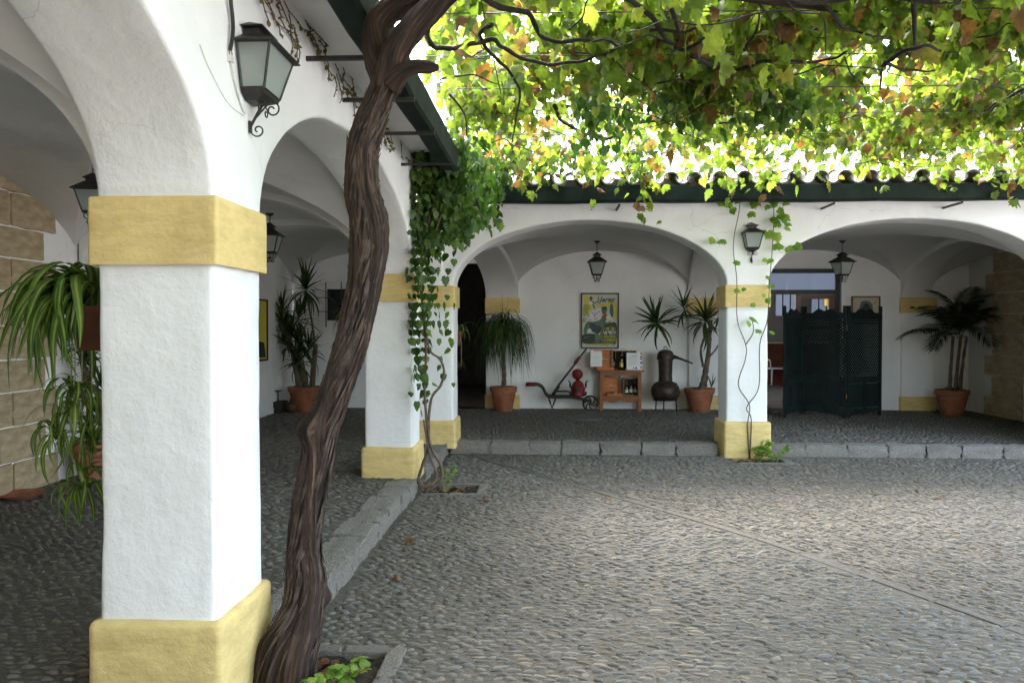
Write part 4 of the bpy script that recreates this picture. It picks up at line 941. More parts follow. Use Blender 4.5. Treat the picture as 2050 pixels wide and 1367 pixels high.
def wall_lantern(label, loc, rz, sc=1.0, w=.125, dk=1.0):
    t = thing('wall_lantern', label, 'lantern', loc, rz, 'black wall lanterns')
    mb = MB(); bars(mb,w*.62,.105*dk,-.175,w*.95,.150*dk,.09,True); frust(mb,w*.60,.10*dk,-.20,w*.64,.108*dk,-.17); frust(mb,w*.30,.05*dk,-.235,w*.6,.10*dk,-.20); obj('frame', mb, M['iron'], t)
    panes(t, w*.60,.102*dk,-.165,w*.92,.146*dk,.085,True)
    mb = MB(); frust(mb,w*1.12,.178*dk,.085,w*1.12,.178*dk,.093); frust(mb,w*1.12,.178*dk,.093,w*.52,.085*dk,.165); frust(mb,w*.42,.068*dk,.165,w*.42,.068*dk,.215); frust(mb,w*.62,.098*dk,.213,w*.62,.098*dk,.219); frust(mb,w*.62,.098*dk,.219,.004,.006*dk,.285); obj('roof', mb, M['iron'], t, False, 30)
    mb = MB(); mb.tube([(0,-.008,-.38),(0,-.10,-.215)],.010,6); mb.tube([(0,-.012,-.36),(0,-.135,-.225)],.006,6)
    P = [(0,-.135,-.225)]+scroll((0,-.150,-.275),.050,1.15,R(75),(0,-1,0),(0,0,1),22,-1); mb.tube(P,.0055,6)
    P = [(0,-.008,-.40)]+scroll((0,-.055,-.405),.045,1.15,R(200),(0,-1,0),(0,0,1),22,1); mb.tube(P,.0055,6); mb.cbox((0,-.006,-.385),.034,.014,.075)
    for s in (-1,1):
        P = [(0,-.1,-.25)]+scroll((s*.055,-.09,-.285),.036,1.1,R(90),(s,0,0),(0,0,1),18,-1); mb.tube(P,.0045,6)
    obj('bracket', mb, M['iron'], t, True, 40)
    b_ = MB(); b_.lathe([(.0,-.12),(.018,-.11),(.03,-.07),(.024,-.03),(.013,.0),(.013,.03)],10,(0,-.06,0)); obj('bulb', b_, M['bulb'], t, True)
    t.scale = (sc,sc,sc); return t
M['bulb'] = simple('bulb_glass', (.75,.75,.72), None, .2)
wl1 = wall_lantern('large black wall lantern on the white wall above the nearest pillar', (XO+.008,3.50,2.735), R(90), .68, .235, 1.42)
wl2 = wall_lantern('black wall lantern framed by vine leaves high on the far pillar', (2.46,YO-.008,2.68), 0, .68, .170, 1.4)
def hanging_lantern(label, loc, chain, rz=0, w=.14):
    t = thing('hanging_lantern', label, 'lantern', loc, rz, 'black hanging lanterns')
    mb = MB(); bars(mb,w*.50,w*.50,-.16,w*.85,w*.85,.03,False,.008); frust(mb,w*.5,w*.5,-.178,w*.5,w*.5,-.16,False); obj('frame', mb, M['iron'], t)
    panes(t, w*.48,w*.48,-.155,w*.83,w*.83,.028,False)
    mb = MB(); frust(mb,w*1.06,w*1.06,.028,w*1.06,w*1.06,.035,False); frust(mb,w*1.06,w*1.06,.035,w*.42,w*.42,.105,False); frust(mb,w*.34,w*.34,.105,w*.34,w*.34,.135,False); frust(mb,w*.48,w*.48,.134,w*.48,w*.48,.14,False); frust(mb,w*.48,w*.48,.14,.01,.01,.185,False); obj('roof', mb, M['iron'], t, False, 30)
    mb = MB()
    for s in range(4):
        a = s*math.pi/2+math.pi/4; u = (math.cos(a),math.sin(a),0)
        mb.tube([(0,0,-.18)]+scroll((u[0]*.055,u[1]*.055,-.205),.034,1.1,R(120),u,(0,0,1),16,-1),.0045,5); mb.tube([(0,0,-.2)]+scroll((u[0]*.035,u[1]*.035,-.258),.026,1.1,R(120),u,(0,0,1),16,-1),.0045,5)
    mb.tube([(0,0,-.16),(0,0,-.27)],.007,6); obj('scrollwork', mb, M['iron'], t, True, 40)
    mb = MB(); z = .185; i = 0
    while z < .185+chain:
        pts = [(.009*math.cos(a)*(1 if i%2 else 0),.009*math.cos(a)*(0 if i%2 else 1),z+.018+.02*math.sin(a)) for a in np.linspace(0,2*math.pi,9)]; mb.tube(pts,.003,4,False); z += .033; i += 1
    mb.lathe([(.006,0),(.012,.01),(.045,.03),(.05,.045)],12,(0,0,z-.005)); obj('chain', mb, M['iron'], t, True, 40); return t
hanging_lantern('black hanging lantern under the vault above the framed festival poster', (*at(1195,528,Y=12.62)[:2],2.575), .13)
hanging_lantern('black hanging lantern under the vault above the green folding screen', (*at(1686,531,Y=12.6)[:2],2.56), .13, R(20))
hl = hanging_lantern('dark hanging lantern partly hidden behind the nearest pillar, left arcade', (*at(186,370,Y=5.95)[:2],2.60), .22, R(8), .135); hl.scale = (.84,.84,.84)
hanging_lantern('dark hanging lantern in the far left vault just beyond the nearest pillar', (*at(540,468,Y=9.3)[:2],2.63), .05, R(5), .14)
# cable and terminal block on the wall over the near lantern
cb = thing('electric_cable','black cable with white terminal block hanging on the wall above the near lantern','cable',(XO,3.3,3.0))
P = catmull([at(460,-60,X=XO+.02),at(462,0,X=XO+.02),at(466,40,X=XO+.018),at(466,70,X=XO+.02),at(461,100,X=XO+.015)],6); obj('black_cable', MB().tube(P,.0085,8), M['iron'], cb, True, world=True)
M['grey_plastic'] = simple('pale_plastic', (.6,.58,.54), (.7,.68,.64), .5, 30); M['brown_wire'] = simple('brown_wire', (.12,.05,.03), None, .5)
c0 = at(462,119,X=XO+.012); mb = MB()
for i in range(3): mb.cbox((c0.x,c0.y+(i-1)*.012,c0.z),.018,.010,.024)
obj('terminal_block', mb, M['grey_plastic'], cb, world=True)
for dy in (-.008,.008): obj('wire', MB().tube(catmull([at(461,100,X=XO+.014),c0+Vector((0,dy*1.6,.028)),c0+Vector((0,dy,.008))],5),.0022,5), M['brown_wire'], cb, True, world=True)
for k in range(2): obj('wire', MB().tube(catmull([c0+Vector((0,.003*k,-.012)),at(466,145,X=XO+.01),at(474,180,X=XO+.008+.004*k),at(484,215,X=XO+.01),at(491,228,X=XO+.012)],6),.0035,5), M['grey_plastic'], cb, True, world=True)
obj('wire', MB().tube(catmull([at(400,90,X=XO+.004),at(420,140,X=XO+.006),at(455,205,X=XO+.006),at(488,232,X=XO+.012)],6),.0025,5), M['grey_plastic'], cb, True, world=True)

# ================================================================== potted plants
def pot(label, loc, r, h, rim=.045, seed=0, group='terracotta pots'):
    t = MB().lathe([(r*.62,0),(r*.66,.01),(r*.93,h-rim),(r*.935,h-rim),(r*1.0,h-rim+.006),(r*1.03,h-.008),(r*1.0,h),(r*.90,h),(r*.86,h-.05),(0.001,h-.055)],36)
    t.v = [tuple(p) for p in wobble(t.v,.006,5,seed)]
    o = obj('terracotta_pot', t, M['terracotta'], None, True, 45, loc=loc); WLOC[o.name] = Vector(loc); tag(o,label,'pot',group)
    s = MB().lathe([(r*.87,h-.045),(r*.5,h-.03),(.001,h-.025)],20); obj('soil', s, M['soil'], o, True); return o
YUC = [(0,(.018,.045,.012)),(.5,(.035,.075,.018)),(.85,(.06,.11,.025)),(1,(.14,.13,.05))]
M['yucca'] = leaf_mat('sword_leaf', YUC, True, .25, 1.3, .35); M['yucca_m'] = leaf_mat('sword_leaf_mass', YUC, False, .25, 1.3, .35)
SPI = [(0,(.045,.10,.015)),(.5,(.08,.16,.025)),(1,(.14,.22,.04))]
M['spider'] = leaf_mat('ribbon_leaf', SPI, True, .35, 1.3, .35); M['spider_pale'] = leaf_mat('ribbon_leaf_stripe', [(0,(.22,.30,.07)),(1,(.32,.38,.11))], True, .35, 1.2, .35)
M['trunk_grey'] = simple('palm_trunk', (.07,.05,.035), (.16,.125,.09), .85, 12, bump=[(18,5,.7,.012,(1,1,5))])
def blade(L, w, droop, n=7, fold=.25, tipf=1.0, stripe=None, r0=.25, wav=0):
    """sword or ribbon leaf: starts along +x, bends down; droop in radians over its length"""
    V, F, mi = [], [], []; p = Vector((0,0,0)); a = 0
    for i in range(n+1):
        t = i/n; ww = w*(r0+(1-r0)*min(1,t*4))*(1-t**2.2)**.8 if t < 1 else .0008
        c, s = math.cos(a), math.sin(a)
        up = Vector((s,0,c)); y = wav*math.sin(t*5)*L
        if stripe is None: V += [p+Vector((0,y-ww/2,0))+up*(fold*ww*.5), p+Vector((0,y,0)), p+Vector((0,y+ww/2,0))+up*(fold*ww*.5)]
        else: V += [p+Vector((0,y-ww/2,0))+up*(fold*ww*.5), p+Vector((0,y-ww*stripe,0)), p+Vector((0,y+ww*stripe,0)), p+Vector((0,y+ww/2,0))+up*(fold*ww*.5)]
        k = L/n; a += droop/n*(.4+1.2*t*tipf); p = p+Vector((math.cos(a)*k,0,-math.sin(a)*k))
    m = 3 if stripe is None else 4
    for i in range(n):
        for j in range(m-1): F.append((i*m+j,(i+1)*m+j,(i+1)*m+j+1,i*m+j+1)); mi.append(1 if (stripe is not None and j == 1) else 0)
    mb = MB(); mb.add(V,F); return mb, mi
def blade_mesh(name, mats, **k):
    mb, mi = blade(**k); me = mb.mesh(name, mats, True); me.polygons.foreach_set('material_index', np.array(mi,np.int32)); return me
SW = [blade_mesh('leaf', M['yucca'], L=1, w=.085, droop=d) for d in (.15,.45,.9,1.4)]
RB = [blade_mesh('leaf', [M['spider'],M['spider_pale']], L=1, w=.060, droop=d, stripe=.14, n=9, wav=.02) for d in (1.3,1.9,2.4,2.8)]
HR = [blade_mesh('leaf', M['yucca'], L=1, w=.018, droop=d, n=12, tipf=1.0, wav=wv) for d,wv in ((1.8,.01),(2.3,-.012),(2.6,.015),(2.75,0),(2.0,.02))]
def fall_blade(L, w, el, end=-86, rate=3.2, n=13, stripe=None, wav=0, fold=.25):
    """ribbon leaf that rises at el degrees and then falls over to hang"""
    V, F, mi = [], [], []; p = Vector((0,0,0)); m = 3 if stripe is None else 4
    for i in range(n+1):
        t = i/n; a = R(end+(el-end)*math.exp(-rate*t*t*1.6)); c, s_ = math.cos(a), math.sin(a); ww = w*(.45+.55*min(1,t*5))*max(.04,(1-t**2.4))**.8; up = Vector((-s_,0,c)); y = wav*math.sin(t*6)*L
        if m == 3: V += [p+Vector((0,y-ww/2,0))+up*(fold*ww*.5), p+Vector((0,y,0)), p+Vector((0,y+ww/2,0))+up*(fold*ww*.5)]
        else: V += [p+Vector((0,y-ww/2,0))+up*(fold*ww*.5), p+Vector((0,y-ww*stripe,0)), p+Vector((0,y+ww*stripe,0)), p+Vector((0,y+ww/2,0))+up*(fold*ww*.5)]
        p = p+Vector((c,0,s_))*(L/n)
    for i in range(n):
        for j in range(m-1): F.append((i*m+j,(i+1)*m+j,(i+1)*m+j+1,i*m+j+1)); mi.append(1 if (m == 4 and j == 1) else 0)
    mb = MB(); mb.add(V,F); return mb, mi
def fall_mesh(mats, **k):
    mb, mi = fall_blade(**k); me = mb.mesh('leaf', mats, True); me.polygons.foreach_set('material_index', np.array(mi,np.int32)); return me
HR = [fall_mesh(M['yucca'], L=1, w=.017, el=e, rate=r_, wav=wv) for e,r_,wv in ((10,9,.01),(35,6,-.012),(55,5,.015),(70,4,0),(80,3.2,.02),(45,8,-.02),(65,6.5,.01))]
RB = [fall_mesh([M['spider'],M['spider_pale']], L=1, w=.066, el=e, end=en, rate=r_, stripe=.15, wav=wv) for e,en,r_,wv in ((20,-80,3.5,.01),(45,-75,2.4,-.012),(60,-85,2.6,.015),(75,-80,3.2,0),(35,-88,6,.02),(65,-88,5,-.02))]
def put_leaf(me, parent, p, az, el, L, roll=0.0, name='leaf', wsc=1.0):
    o = bpy.data.objects.new(name, me); link(o, parent)
    o.matrix_local = Matrix.Translation(p) @ Matrix.Rotation(az,4,'Z') @ Matrix.Rotation(-el,4,'Y') @ Matrix.Rotation(roll,4,'X') @ Matrix.Diagonal((L,L*wsc,L,1)); return o
def rosette(parent, c, axis, n, L, seed, lo=-60, hi=85, meshes=SW, wsc=1.3):
    rr = random.Random(seed); q = Vector(axis).normalized().to_track_quat('Z','Y').to_matrix().to_4x4()
    for i in range(n):
        t = i/n; el = R(lo+(hi-lo)*t**.75); az = i*2.39996+rr.uniform(-.25,.25); k = min(3,int((1-t)*3.2+rr.uniform(0,.8))); p = Vector(c)+Vector(axis).normalized()*(t*.10-.05)
        o = bpy.data.objects.new('leaf', meshes[min(k,len(meshes)-1)]); link(o,parent); l = L*rr.uniform(.75,1.08)
        o.matrix_local = Matrix.Translation(p) @ q @ Matrix.Rotation(az,4,'Z') @ Matrix.Rotation(-el,4,'Y') @ Matrix.Rotation(rr.uniform(-.4,.4),4,'X') @ Matrix.Diagonal((l,l*wsc,l,1))
def stemp(parent, pts, rad, name='trunk', seg=10):
    P = catmull(pts,5); rr = np.interp(np.linspace(0,1,len(P)),np.linspace(0,1,len(rad)),rad); mb = MB().tube(P,[r*(1+.10*math.sin(i*2.9)) for i,r in enumerate(rr)],seg); mb.v = [tuple(p) for p in wobble(mb.v,.006,14,3)]; return obj(name, mb, M['trunk_grey'], parent, True)

# ponytail palm beside the dark passage
pp = at(1008,818,Y=14.05); px_, py_ = pp.x, 14.02
pot('round terracotta pot holding the weeping ponytail palm by the dark passage', (px_,py_,FL+.002), .235, .43, .10, 1)
t = thing('ponytail_palm','weeping ponytail palm with a fountain of thin dark leaves beside the passage','plant',(px_,py_,FL+.38))
stemp(t,[(0,0,-.02),(.01,0,.25),(-.01,.01,.60),(.005,0,.98)],[.055,.038,.030,.028])
rr = random.Random(8)
for i in range(330):
    f = rr.random(); el = R(rr.uniform(-12,10)); L = rr.uniform(.70,1.25); put_leaf(HR[rr.randrange(7)], t, Vector((rr.uniform(-.02,.02),rr.uniform(-.02,.02),1.0+rr.uniform(-.12,.06))), i*2.39996+rr.uniform(-.3,.3), el, L, rr.uniform(-.25,.25), wsc=rr.uniform(.8,1.3))
for (az,el,L) in ((.3,1.45,.62),(1.8,1.35,.7),(3.2,1.5,.55)): put_leaf(SW[0], t, Vector((0,0,1.02)), az, el, L, wsc=.22)
# branching yucca right of the still
yp = at(1400,819,Y=14.02); bx, by = yp.x, 14.02
pot('wide terracotta pot holding the branching yucca right of the copper still', (bx,by,FL+.002), .255, .41, .09, 2)
t = thing('yucca','branching yucca with three spiky heads leaning over the copper still','plant',(bx,by,FL+.36))
o_ = Vector((bx,by,FL+.36)); g = lambda x,y,Y=14.02: at(x,y,Y=Y)-o_
stemp(t,[(0,0,-.05),g(1408,770),g(1414,735),g(1419,700),g(1421,665),g(1424,640)],[.085,.066,.046,.038,.034,.030])
stemp(t,[g(1408,735),g(1403,705),g(1410,675),g(1420,655)],[.022,.02,.02,.02],'branch',8)
stemp(t,[g(1421,655),g(1415,636),g(1390,631),g(1355,634),g(1328,648)],[.024,.018,.017,.016,.016],'branch',8)
stemp(t,[g(1410,740),g(1420,715),g(1436,695),g(1452,660)],[.018,.015,.014,.013],'branch',8); stemp(t,[g(1417,680),g(1422,672),g(1424,668)],[.02,.02,.018],'branch',8)
rosette(t,g(1316,645,13.8),(-.25,-.35,.5),34,.50,1,-40); rosette(t,g(1369,618,13.9),(-.1,-.1,1),26,.40,2,-45); rosette(t,g(1412,642,13.85),(.1,-.3,.8),40,.50,3,-55); rosette(t,g(1440,632,14.0),(.4,-.2,.6),18,.40,4,-30)
rosette(t,Vector((.17,-.1,.05)),(.3,-.2,1),12,.30,5,-50)
# kentia palm at the right end
M['palm'] = leaf_mat('palm_leaf', [(0,(.010,.022,.010)),(.6,(.018,.038,.014)),(1,(.035,.05,.02))], True, .15, 1.2, .4)
def frond_mesh(L, droop, seed):
    mb = MB(); rr = random.Random(seed); P = []; p = Vector((0,0,0)); a = 0
    for i in range(15): P.append((p.copy(),a)); a += droop/14*(.4+1.2*i/14); p = p+Vector((math.cos(a),0,-math.sin(a)))*(L/14)
    mb.tube([q for q,_ in P],[.009*(1-.8*i/15) for i in range(15)],5)
    for i in range(3,15):
        q,a = P[i]; f = (i-3)/11; l = L*.42*(math.sin(math.pi*(.18+.75*f))**.7)
        for s in (-1,1):
            for h in (0,.5):
                d = Vector((math.cos(a)*.55,s*.85,-math.sin(a)*.5-.22+rr.uniform(-.1,.1))).normalized(); side = Vector((math.cos(a),0,-math.sin(a))); b0 = q+side*(L/14*h); w = .016
                m_ = b0+d*l*.5; e = b0+d*l-Vector((0,0,l*.22)); mb.add([b0-side*w*.4,b0+side*w*.4,m_-side*w,m_+side*w,e],[(0,1,3,2),(2,3,4)])
    return mb.mesh('frond', M['palm'])
FR = [frond_mesh(1.0,d,s) for s,d in enumerate((.8,1.3,1.8,.5))]
kp = at(1906,826,Y=13.75); pot('terracotta pot holding the tall dark palm in the shady right corner', (kp.x,kp.y,FL+.002), .26, .42, .09, 3)
t = thing('kentia_palm','tall dark feathery palm in the shaded right corner of the far arcade','palm',(kp.x,kp.y,FL+.36))
rr = random.Random(3)
for k,(dx,dy) in enumerate(((-.05,0),(.06,.03),(.10,-.04))): stemp(t,[(dx,dy,-.03),(dx*1.1+.03,dy,.45),(dx*1.3+.07,dy*1.5,.95)],[.034,.026,.022])
for i in range(22): put_leaf(FR[i%4], t, Vector((.10+rr.uniform(-.08,.08),rr.uniform(-.08,.08),1.0+rr.uniform(-.1,.12))), i*2.39996, R(rr.uniform(12,86)), rr.uniform(.55,.85), rr.uniform(-.3,.3), 'frond')
for i in range(14): put_leaf(SW[2], t, Vector((rr.uniform(-.12,.12),rr.uniform(-.12,.12),.0)), i*2.4, R(rr.uniform(20,70)), rr.uniform(.14,.24), 0, wsc=4.0)
# yuccas in the far left corner
yl = at(612,813,Y=13.7); pot('large terracotta pot holding tall yuccas in the far left corner', (yl.x,13.72,FL+.002), .30, .44, .09, 4)
o_ = Vector((yl.x,13.72,FL+.38)); t = thing('yucca','tall cluster of yuccas in the far left corner beside the barred window','plant',o_); g = lambda x,y,Y=13.72: at(x,y,Y=Y)-o_
stemp(t,[(.10,0,-.05),g(629,720),g(632,690)],[.055,.045,.04]); stemp(t,[g(631,700),g(628,670),g(620,620),g(614,590)],[.022,.02,.018,.018],'branch',8)
stemp(t,[(-.10,0,-.05),g(585,700),g(572,640)],[.06,.045,.035]); stemp(t,[(.0,.03,-.05),g(600,700),g(602,650)],[.06,.045,.035])
rosette(t,g(613,580),(0,-.1,1),44,.56,11,-60)
for k,(x,y) in enumerate([(568,650),(572,690),(598,640),(603,690),(585,670),(618,705),(596,725),(565,625)]): rosette(t,g(x,y,13.62+.1*(k%3)),(.15*(k%3-1),-.2,1),26,.46,20+k,-35)
# yucca behind the hanging plant
yb = at(196,958,Y=7.55); pot('terracotta pot standing against the left wall behind the hanging spider plant', (yb.x,7.5,FL+.002), .20, .36, .06, 5)
o_ = Vector((yb.x,7.5,FL+.31)); t = thing('yucca','thin stemmed dracaena in the pot behind the hanging spider plant','plant',o_); g = lambda x,y,Y=7.5: at(x,y,Y=Y)-o_
stemp(t,[(-.02,0,-.05),g(180,830),g(172,760),g(160,690)],[.035,.03,.028,.026]); stemp(t,[(.05,0,-.05),g(200,800),g(182,770),g(172,735)],[.025,.022,.02,.018],'branch',8)
for k,(x,y) in enumerate([(165,690),(178,735),(190,700),(200,840),(185,860),(205,780)]): rosette(t,g(x,y),(.1*(k%3-1),-.3,.8),22,.32,40+k,-60)
# hanging spider plants
M['shaded_clay'] = simple('shaded_clay', (.10,.035,.02), (.16,.06,.03), .85, 9)  # clay colour darkened to carry the shade on the hanging pot
def spider_plant(label, plabel, c, pot_r, n, L, babies, seed, wsc=1.0, hook=None, face=None, mx=.3):
    hp = MB().lathe([(pot_r*.65,-.16),(pot_r,0),(pot_r*1.06,.0),(pot_r*1.06,.03),(pot_r*.95,.03),(.001,.01)],20); o = obj('hanging_pot', hp, M['shaded_clay'], None, True, 45, loc=c); WLOC[o.name] = Vector(c)
    tag(o,plabel,'pot')
    if hook:
        h_ = Vector(hook)-Vector(c); obj('hanger', MB().tube([(0,pot_r,.02),h_,(0,-pot_r,.02)],.003,5), M['iron'], o); obj('hook', MB().tube([h_+Vector((.004*math.cos(a)*2,.012*math.cos(a),.018+.02*math.sin(a))) for a in np.linspace(0,6.28,10)],.003,5), M['iron'], o)
    t = thing('spider_plant', label, 'plant', Vector(c)+Vector((0,0,.02))); rr = random.Random(seed)
    for i in range(n):
        az = i*2.39996 if face is None else face+rr.uniform(-1,1)*1.5; put_leaf(RB[rr.randrange(6)], t, Vector((math.cos(az)*.04,math.sin(az)*.04,rr.uniform(-.01,.04))), az, R(rr.uniform(-18,12)), L*rr.uniform(.5,1.15), rr.uniform(-.25,.25), wsc=wsc)
    for (dx,dy,dz,nb,lb) in babies:
        q = catmull([(0,0,.03),(dx*.6,dy*.6,.02),(dx,dy,-.15),(dx*1.05,dy,dz)],5); obj('runner', MB().tube(q,.003,5), M['runner'], t, True)
        for i in range(nb): put_leaf(RB[rr.randrange(6)], t, Vector((dx*1.05,dy,dz+rr.uniform(-.05,.05))), i*2.39996+rr.uniform(-.3,.3), R(rr.uniform(-40,15)), lb*rr.uniform(.6,1.2), rr.uniform(-.25,.25), wsc=wsc)
    return t
M['runner'] = simple('pale_runner', (.32,.33,.16), (.4,.38,.2), .6, 20)
spc = Vector((-1.97,3.42,1.66)); spider_plant('large spider plant with trailing plantlets hanging on the left of the nearest pillar', 'hanging clay pot under long spider plant leaves left of the nearest pillar', spc, .10, 110, .52,
    [(-.13,.05,-.42,24,.26),(-.06,-.04,-.38,20,.26),(-.17,.0,-.55,24,.25),(-.03,.03,-.62,20,.26),(-.09,.06,-.76,20,.30)], 4, 1.3, hook=spc+Vector((.14,-.02,.22)), face=math.pi+.35)
spider_plant('small spider plant hanging behind the corner pillar at the dark passage', 'hanging clay pot behind the corner pillar at the dark passage', at(922,690,Y=10.72)+Vector((-.07,0,.15)), .09, 26, .40, [(.08,-.02,-.45,10,.14)], 5, .8)
spider_plant('spider plant hanging in front of the barred window in the far left corner', 'hanging clay pot in front of the barred window', at(690,640,Y=13.6)+Vector((.10,0,.0)), .10, 34, .52, [(-.12,-.05,-.62,14,.18)], 6, .8)
pr = Vector((7.10,11.7,FL)); pot('terracotta pot at the right edge before the dark doorway', pr, .2, .34, .06, 7); spt = thing('ribbon_plant','narrow leaved potted plant at the right edge before the dark doorway','plant',pr+Vector((0,0,.3)))
stemp(spt,[(0,0,-.02),(-.02,0,.45),(0,0,.95)],[.03,.025,.022]); rr = random.Random(9)
for i in range(40): put_leaf(RB[rr.randrange(6)], spt, Vector((0,0,.95+rr.uniform(-.2,.1))), i*2.4, R(rr.uniform(10,75)), rr.uniform(.35,.6))
# saucer on the floor at the stone jamb
s = at(42,1000,Z=FL); sm = MB().lathe([(.10,0),(.115,.004),(.185,.045),(.19,.05),(.18,.05),(.11,.014),(.001,.012)],32); o = obj('terracotta_saucer', sm, M['terracotta'], None, True, 45, loc=(s.x-.02,s.y+.02,FL+.006)); tag(o,'shallow terracotta saucer on the cobbles at the foot of the stone jamb','saucer')

# ================================================================== festival poster
def flat(parent, name, pts, mat, d, origin, lab=None):
    """one printed shape of a poster: pts in metres from the lower left corner, on a layer d off the sheet"""
    mb = MB(); mb.add([(x,-d,z) for x,z in pts],[tuple(range(len(pts)))]); return obj(name, mb, mat, parent)
def smooth_poly(pts, n=4):
    P = [Vector((x,y,0)) for x,y in pts]; m = len(P); out = []
    for i in range(m):
        a,b,c,d = P[i-1],P[i],P[(i+1)%m],P[(i+2)%m]
        for k in range(n):
            t = k/n; q = .5*((2*b)+(c-a)*t+(2*a-5*b+4*c-d)*t*t+(3*b-a-3*c+d)*t*t*t); out.append((q.x,q.y))
    return out
def text_mesh(body, size, mat, name='lettering', extrude=0.0, shear=0.0, bold=0.0, width=None, align='LEFT'):
    cu = bpy.data.curves.new(name,'FONT'); cu.body = body; cu.size = size; cu.shear = shear; cu.offset = bold; cu.extrude = extrude; cu.align_x = align; cu.resolution_u = 3
    o = bpy.data.objects.new('tmp', cu); COL.objects.link(o); dg = bpy.context.evaluated_depsgraph_get(); me = bpy.data.meshes.new_from_object(o.evaluated_get(dg)); bpy.data.objects.remove(o); me.name = name
    me.materials.clear(); me.materials.append(mat)
    co = np.empty(len(me.vertices)*3,np.float32); me.vertices.foreach_get('co',co); co = co.reshape(-1,3)
    if width: co[:,0] *= width/max(1e-6,co[:,0].max()-co[:,0].min())
    new = np.stack([co[:,0],-co[:,2],co[:,1]],1); me.vertices.foreach_set('co',new.astype(np.float32).ravel()); me.update(); return me
def paint(name, c, c2=None, sc=18): return simple('print_'+name, c, c2 or tuple(v*.8 for v in c), .5, sc, 5)
PM = dict(cream=paint('cream',(.62,.64,.52)), yellow=paint('yellow',(.62,.52,.03),(.70,.60,.12)), lime=paint('lime',(.42,.44,.05)), green=paint('green',(.05,.13,.075),(.09,.20,.12)), dark=paint('dark',(.012,.022,.018),(.03,.05,.035)), blue=paint('blue',(.03,.055,.07)), olive=paint('olive',(.10,.12,.02),(.17,.18,.03)), red=paint('red',(.50,.10,.03)), skin=paint('skin',(.25,.17,.05)), white=paint('white',(.75,.76,.72)), grey=paint('slate',(.10,.14,.15)))
M['frame_wood'] = simple('dark_frame_wood', (.02,.012,.008), (.045,.028,.018), .5, 20)
a, b = at(1163,697.5,Y=14.47), at(1239,586.5,Y=14.47); PW, PH = b.x-a.x, b.z-a.z
t = thing('framed_poster','framed yellow and green festival poster reading Jerez on the far white wall','poster',(a.x,14.475,a.z))
def frame(parent, w, h, bw, d, mat, name='frame'):
    mb = MB(); mb.box(0,bw,-d,0,0,h); mb.box(w-bw,w,-d,0,0,h); mb.box(bw,w-bw,-d,0,0,bw); mb.box(bw,w-bw,-d,0,h-bw,h); return obj(name, mb, mat, parent)
frame(t,PW,PH,.022,.03,M['frame_wood'])
pr_ = obj('print', MB().add([(.02,-.010,.02),(PW-.02,-.010,.02),(PW-.02,-.010,PH-.02),(.02,-.010,PH-.02)],[(0,1,2,3)]), PM['cream'], t)
def pz(pts): return [(.022+(x-135)/785*(PW-.044), PH-.022-(y-100)/1185*(PH-.044)) for x,y in pts]
lay = [0.0105]
def shape(mat, pts, sm=True, name='printed_shape'):
    lay[0] += .0002; q = pz(pts); q = smooth_poly(q,3) if sm else q; mb = MB(); mb.add([(x,-lay[0],z) for x,z in q],[tuple(range(len(q)))]); return obj(name, mb, PM[mat], pr_)
shape('yellow',[(160,160),(270,150),(300,210),(260,290),(330,330),(345,400),(300,480),(220,560),(160,640),(155,400),(180,300)]); shape('yellow',[(440,320),(520,280),(620,330),(700,290),(890,290),(890,680),(830,600),(820,420),(700,400),(620,380),(520,370),(450,380)])
shape('lime',[(160,350),(250,330),(300,400),(240,520),(165,600)]); shape('lime',[(150,640),(210,650),(200,720),(160,740)])
shape('green',[(740,440),(770,310),(810,320),(830,480),(815,610),(770,590)]); shape('grey',[(765,360),(800,340),(815,480),(790,560),(770,480)])
shape('skin',[(290,180),(340,155),(365,200),(350,240),(420,280),(480,240),(490,150),(505,140),(500,260),(430,300),(350,310),(290,320),(310,250)]); shape('white',[(290,280),(340,250),(370,300),(320,340),(285,320)]); shape('green',[(360,320),(400,340),(415,430),(385,400)]); shape('dark',[(310,160),(345,150),(360,180),(330,190),(310,180)])
shape('white',[(300,480),(560,420),(560,640),(420,680),(330,690),(280,640)]); shape('red',[(320,480),(410,545),(545,465),(545,478),(415,562),(320,494)],False); shape('red',[(305,655),(345,670),(345,682),(305,668)],False); shape('red',[(400,645),(440,640),(480,660),(475,670),(440,652),(400,655)],False); shape('green',[(405,560),(420,560),(425,610),(405,600)])
for (x,y) in ((260,550),(190,670)): shape('grey',[(x-35,y),(x,y-35),(x+35,y),(x,y+35)]); shape('white',[(x-18,y),(x,y-18),(x+18,y),(x,y+18)])
shape('green',[(160,960),(200,780),(260,710),(330,720),(470,700),(540,660),(570,600),(620,560),(700,590),(760,720),(700,800),(560,900),(480,980),(360,940),(300,860),(260,900),(230,980)]); shape('blue',[(300,740),(360,740),(470,800),(560,830),(540,940),(470,990),(380,930),(310,850)])
shape('white',[(240,930),(290,870),(340,900),(310,930)]); shape('white',[(660,620),(720,560),(770,580),(800,690),(760,680),(720,720),(650,720),(680,660)]); shape('green',[(565,430),(600,390),(680,400),(680,470),(650,540),(600,540),(570,500)]); shape('dark',[(560,400),(610,375),(680,390),(685,440),(640,430),(575,430)])
shape('red',[(540,690),(570,600),(620,540),(690,550),(640,620),(590,640),(560,700)]); shape('red',[(520,800),(550,770),(580,800),(550,825)]); shape('skin',[(640,770),(720,720),(780,730),(700,780)])
shape('dark',[(150,1000),(420,985),(560,1010),(620,800),(720,760),(890,750),(890,1180),(700,1200),(160,1200)]); shape('olive',[(530,990),(580,870),(700,820),(880,850),(885,1160),(600,1180),(535,1100)]); shape('dark',[(590,930),(880,915),(880,1010),(600,1015)],False); shape('dark',[(600,1080),(880,1080),(880,1092),(600,1092)],False)
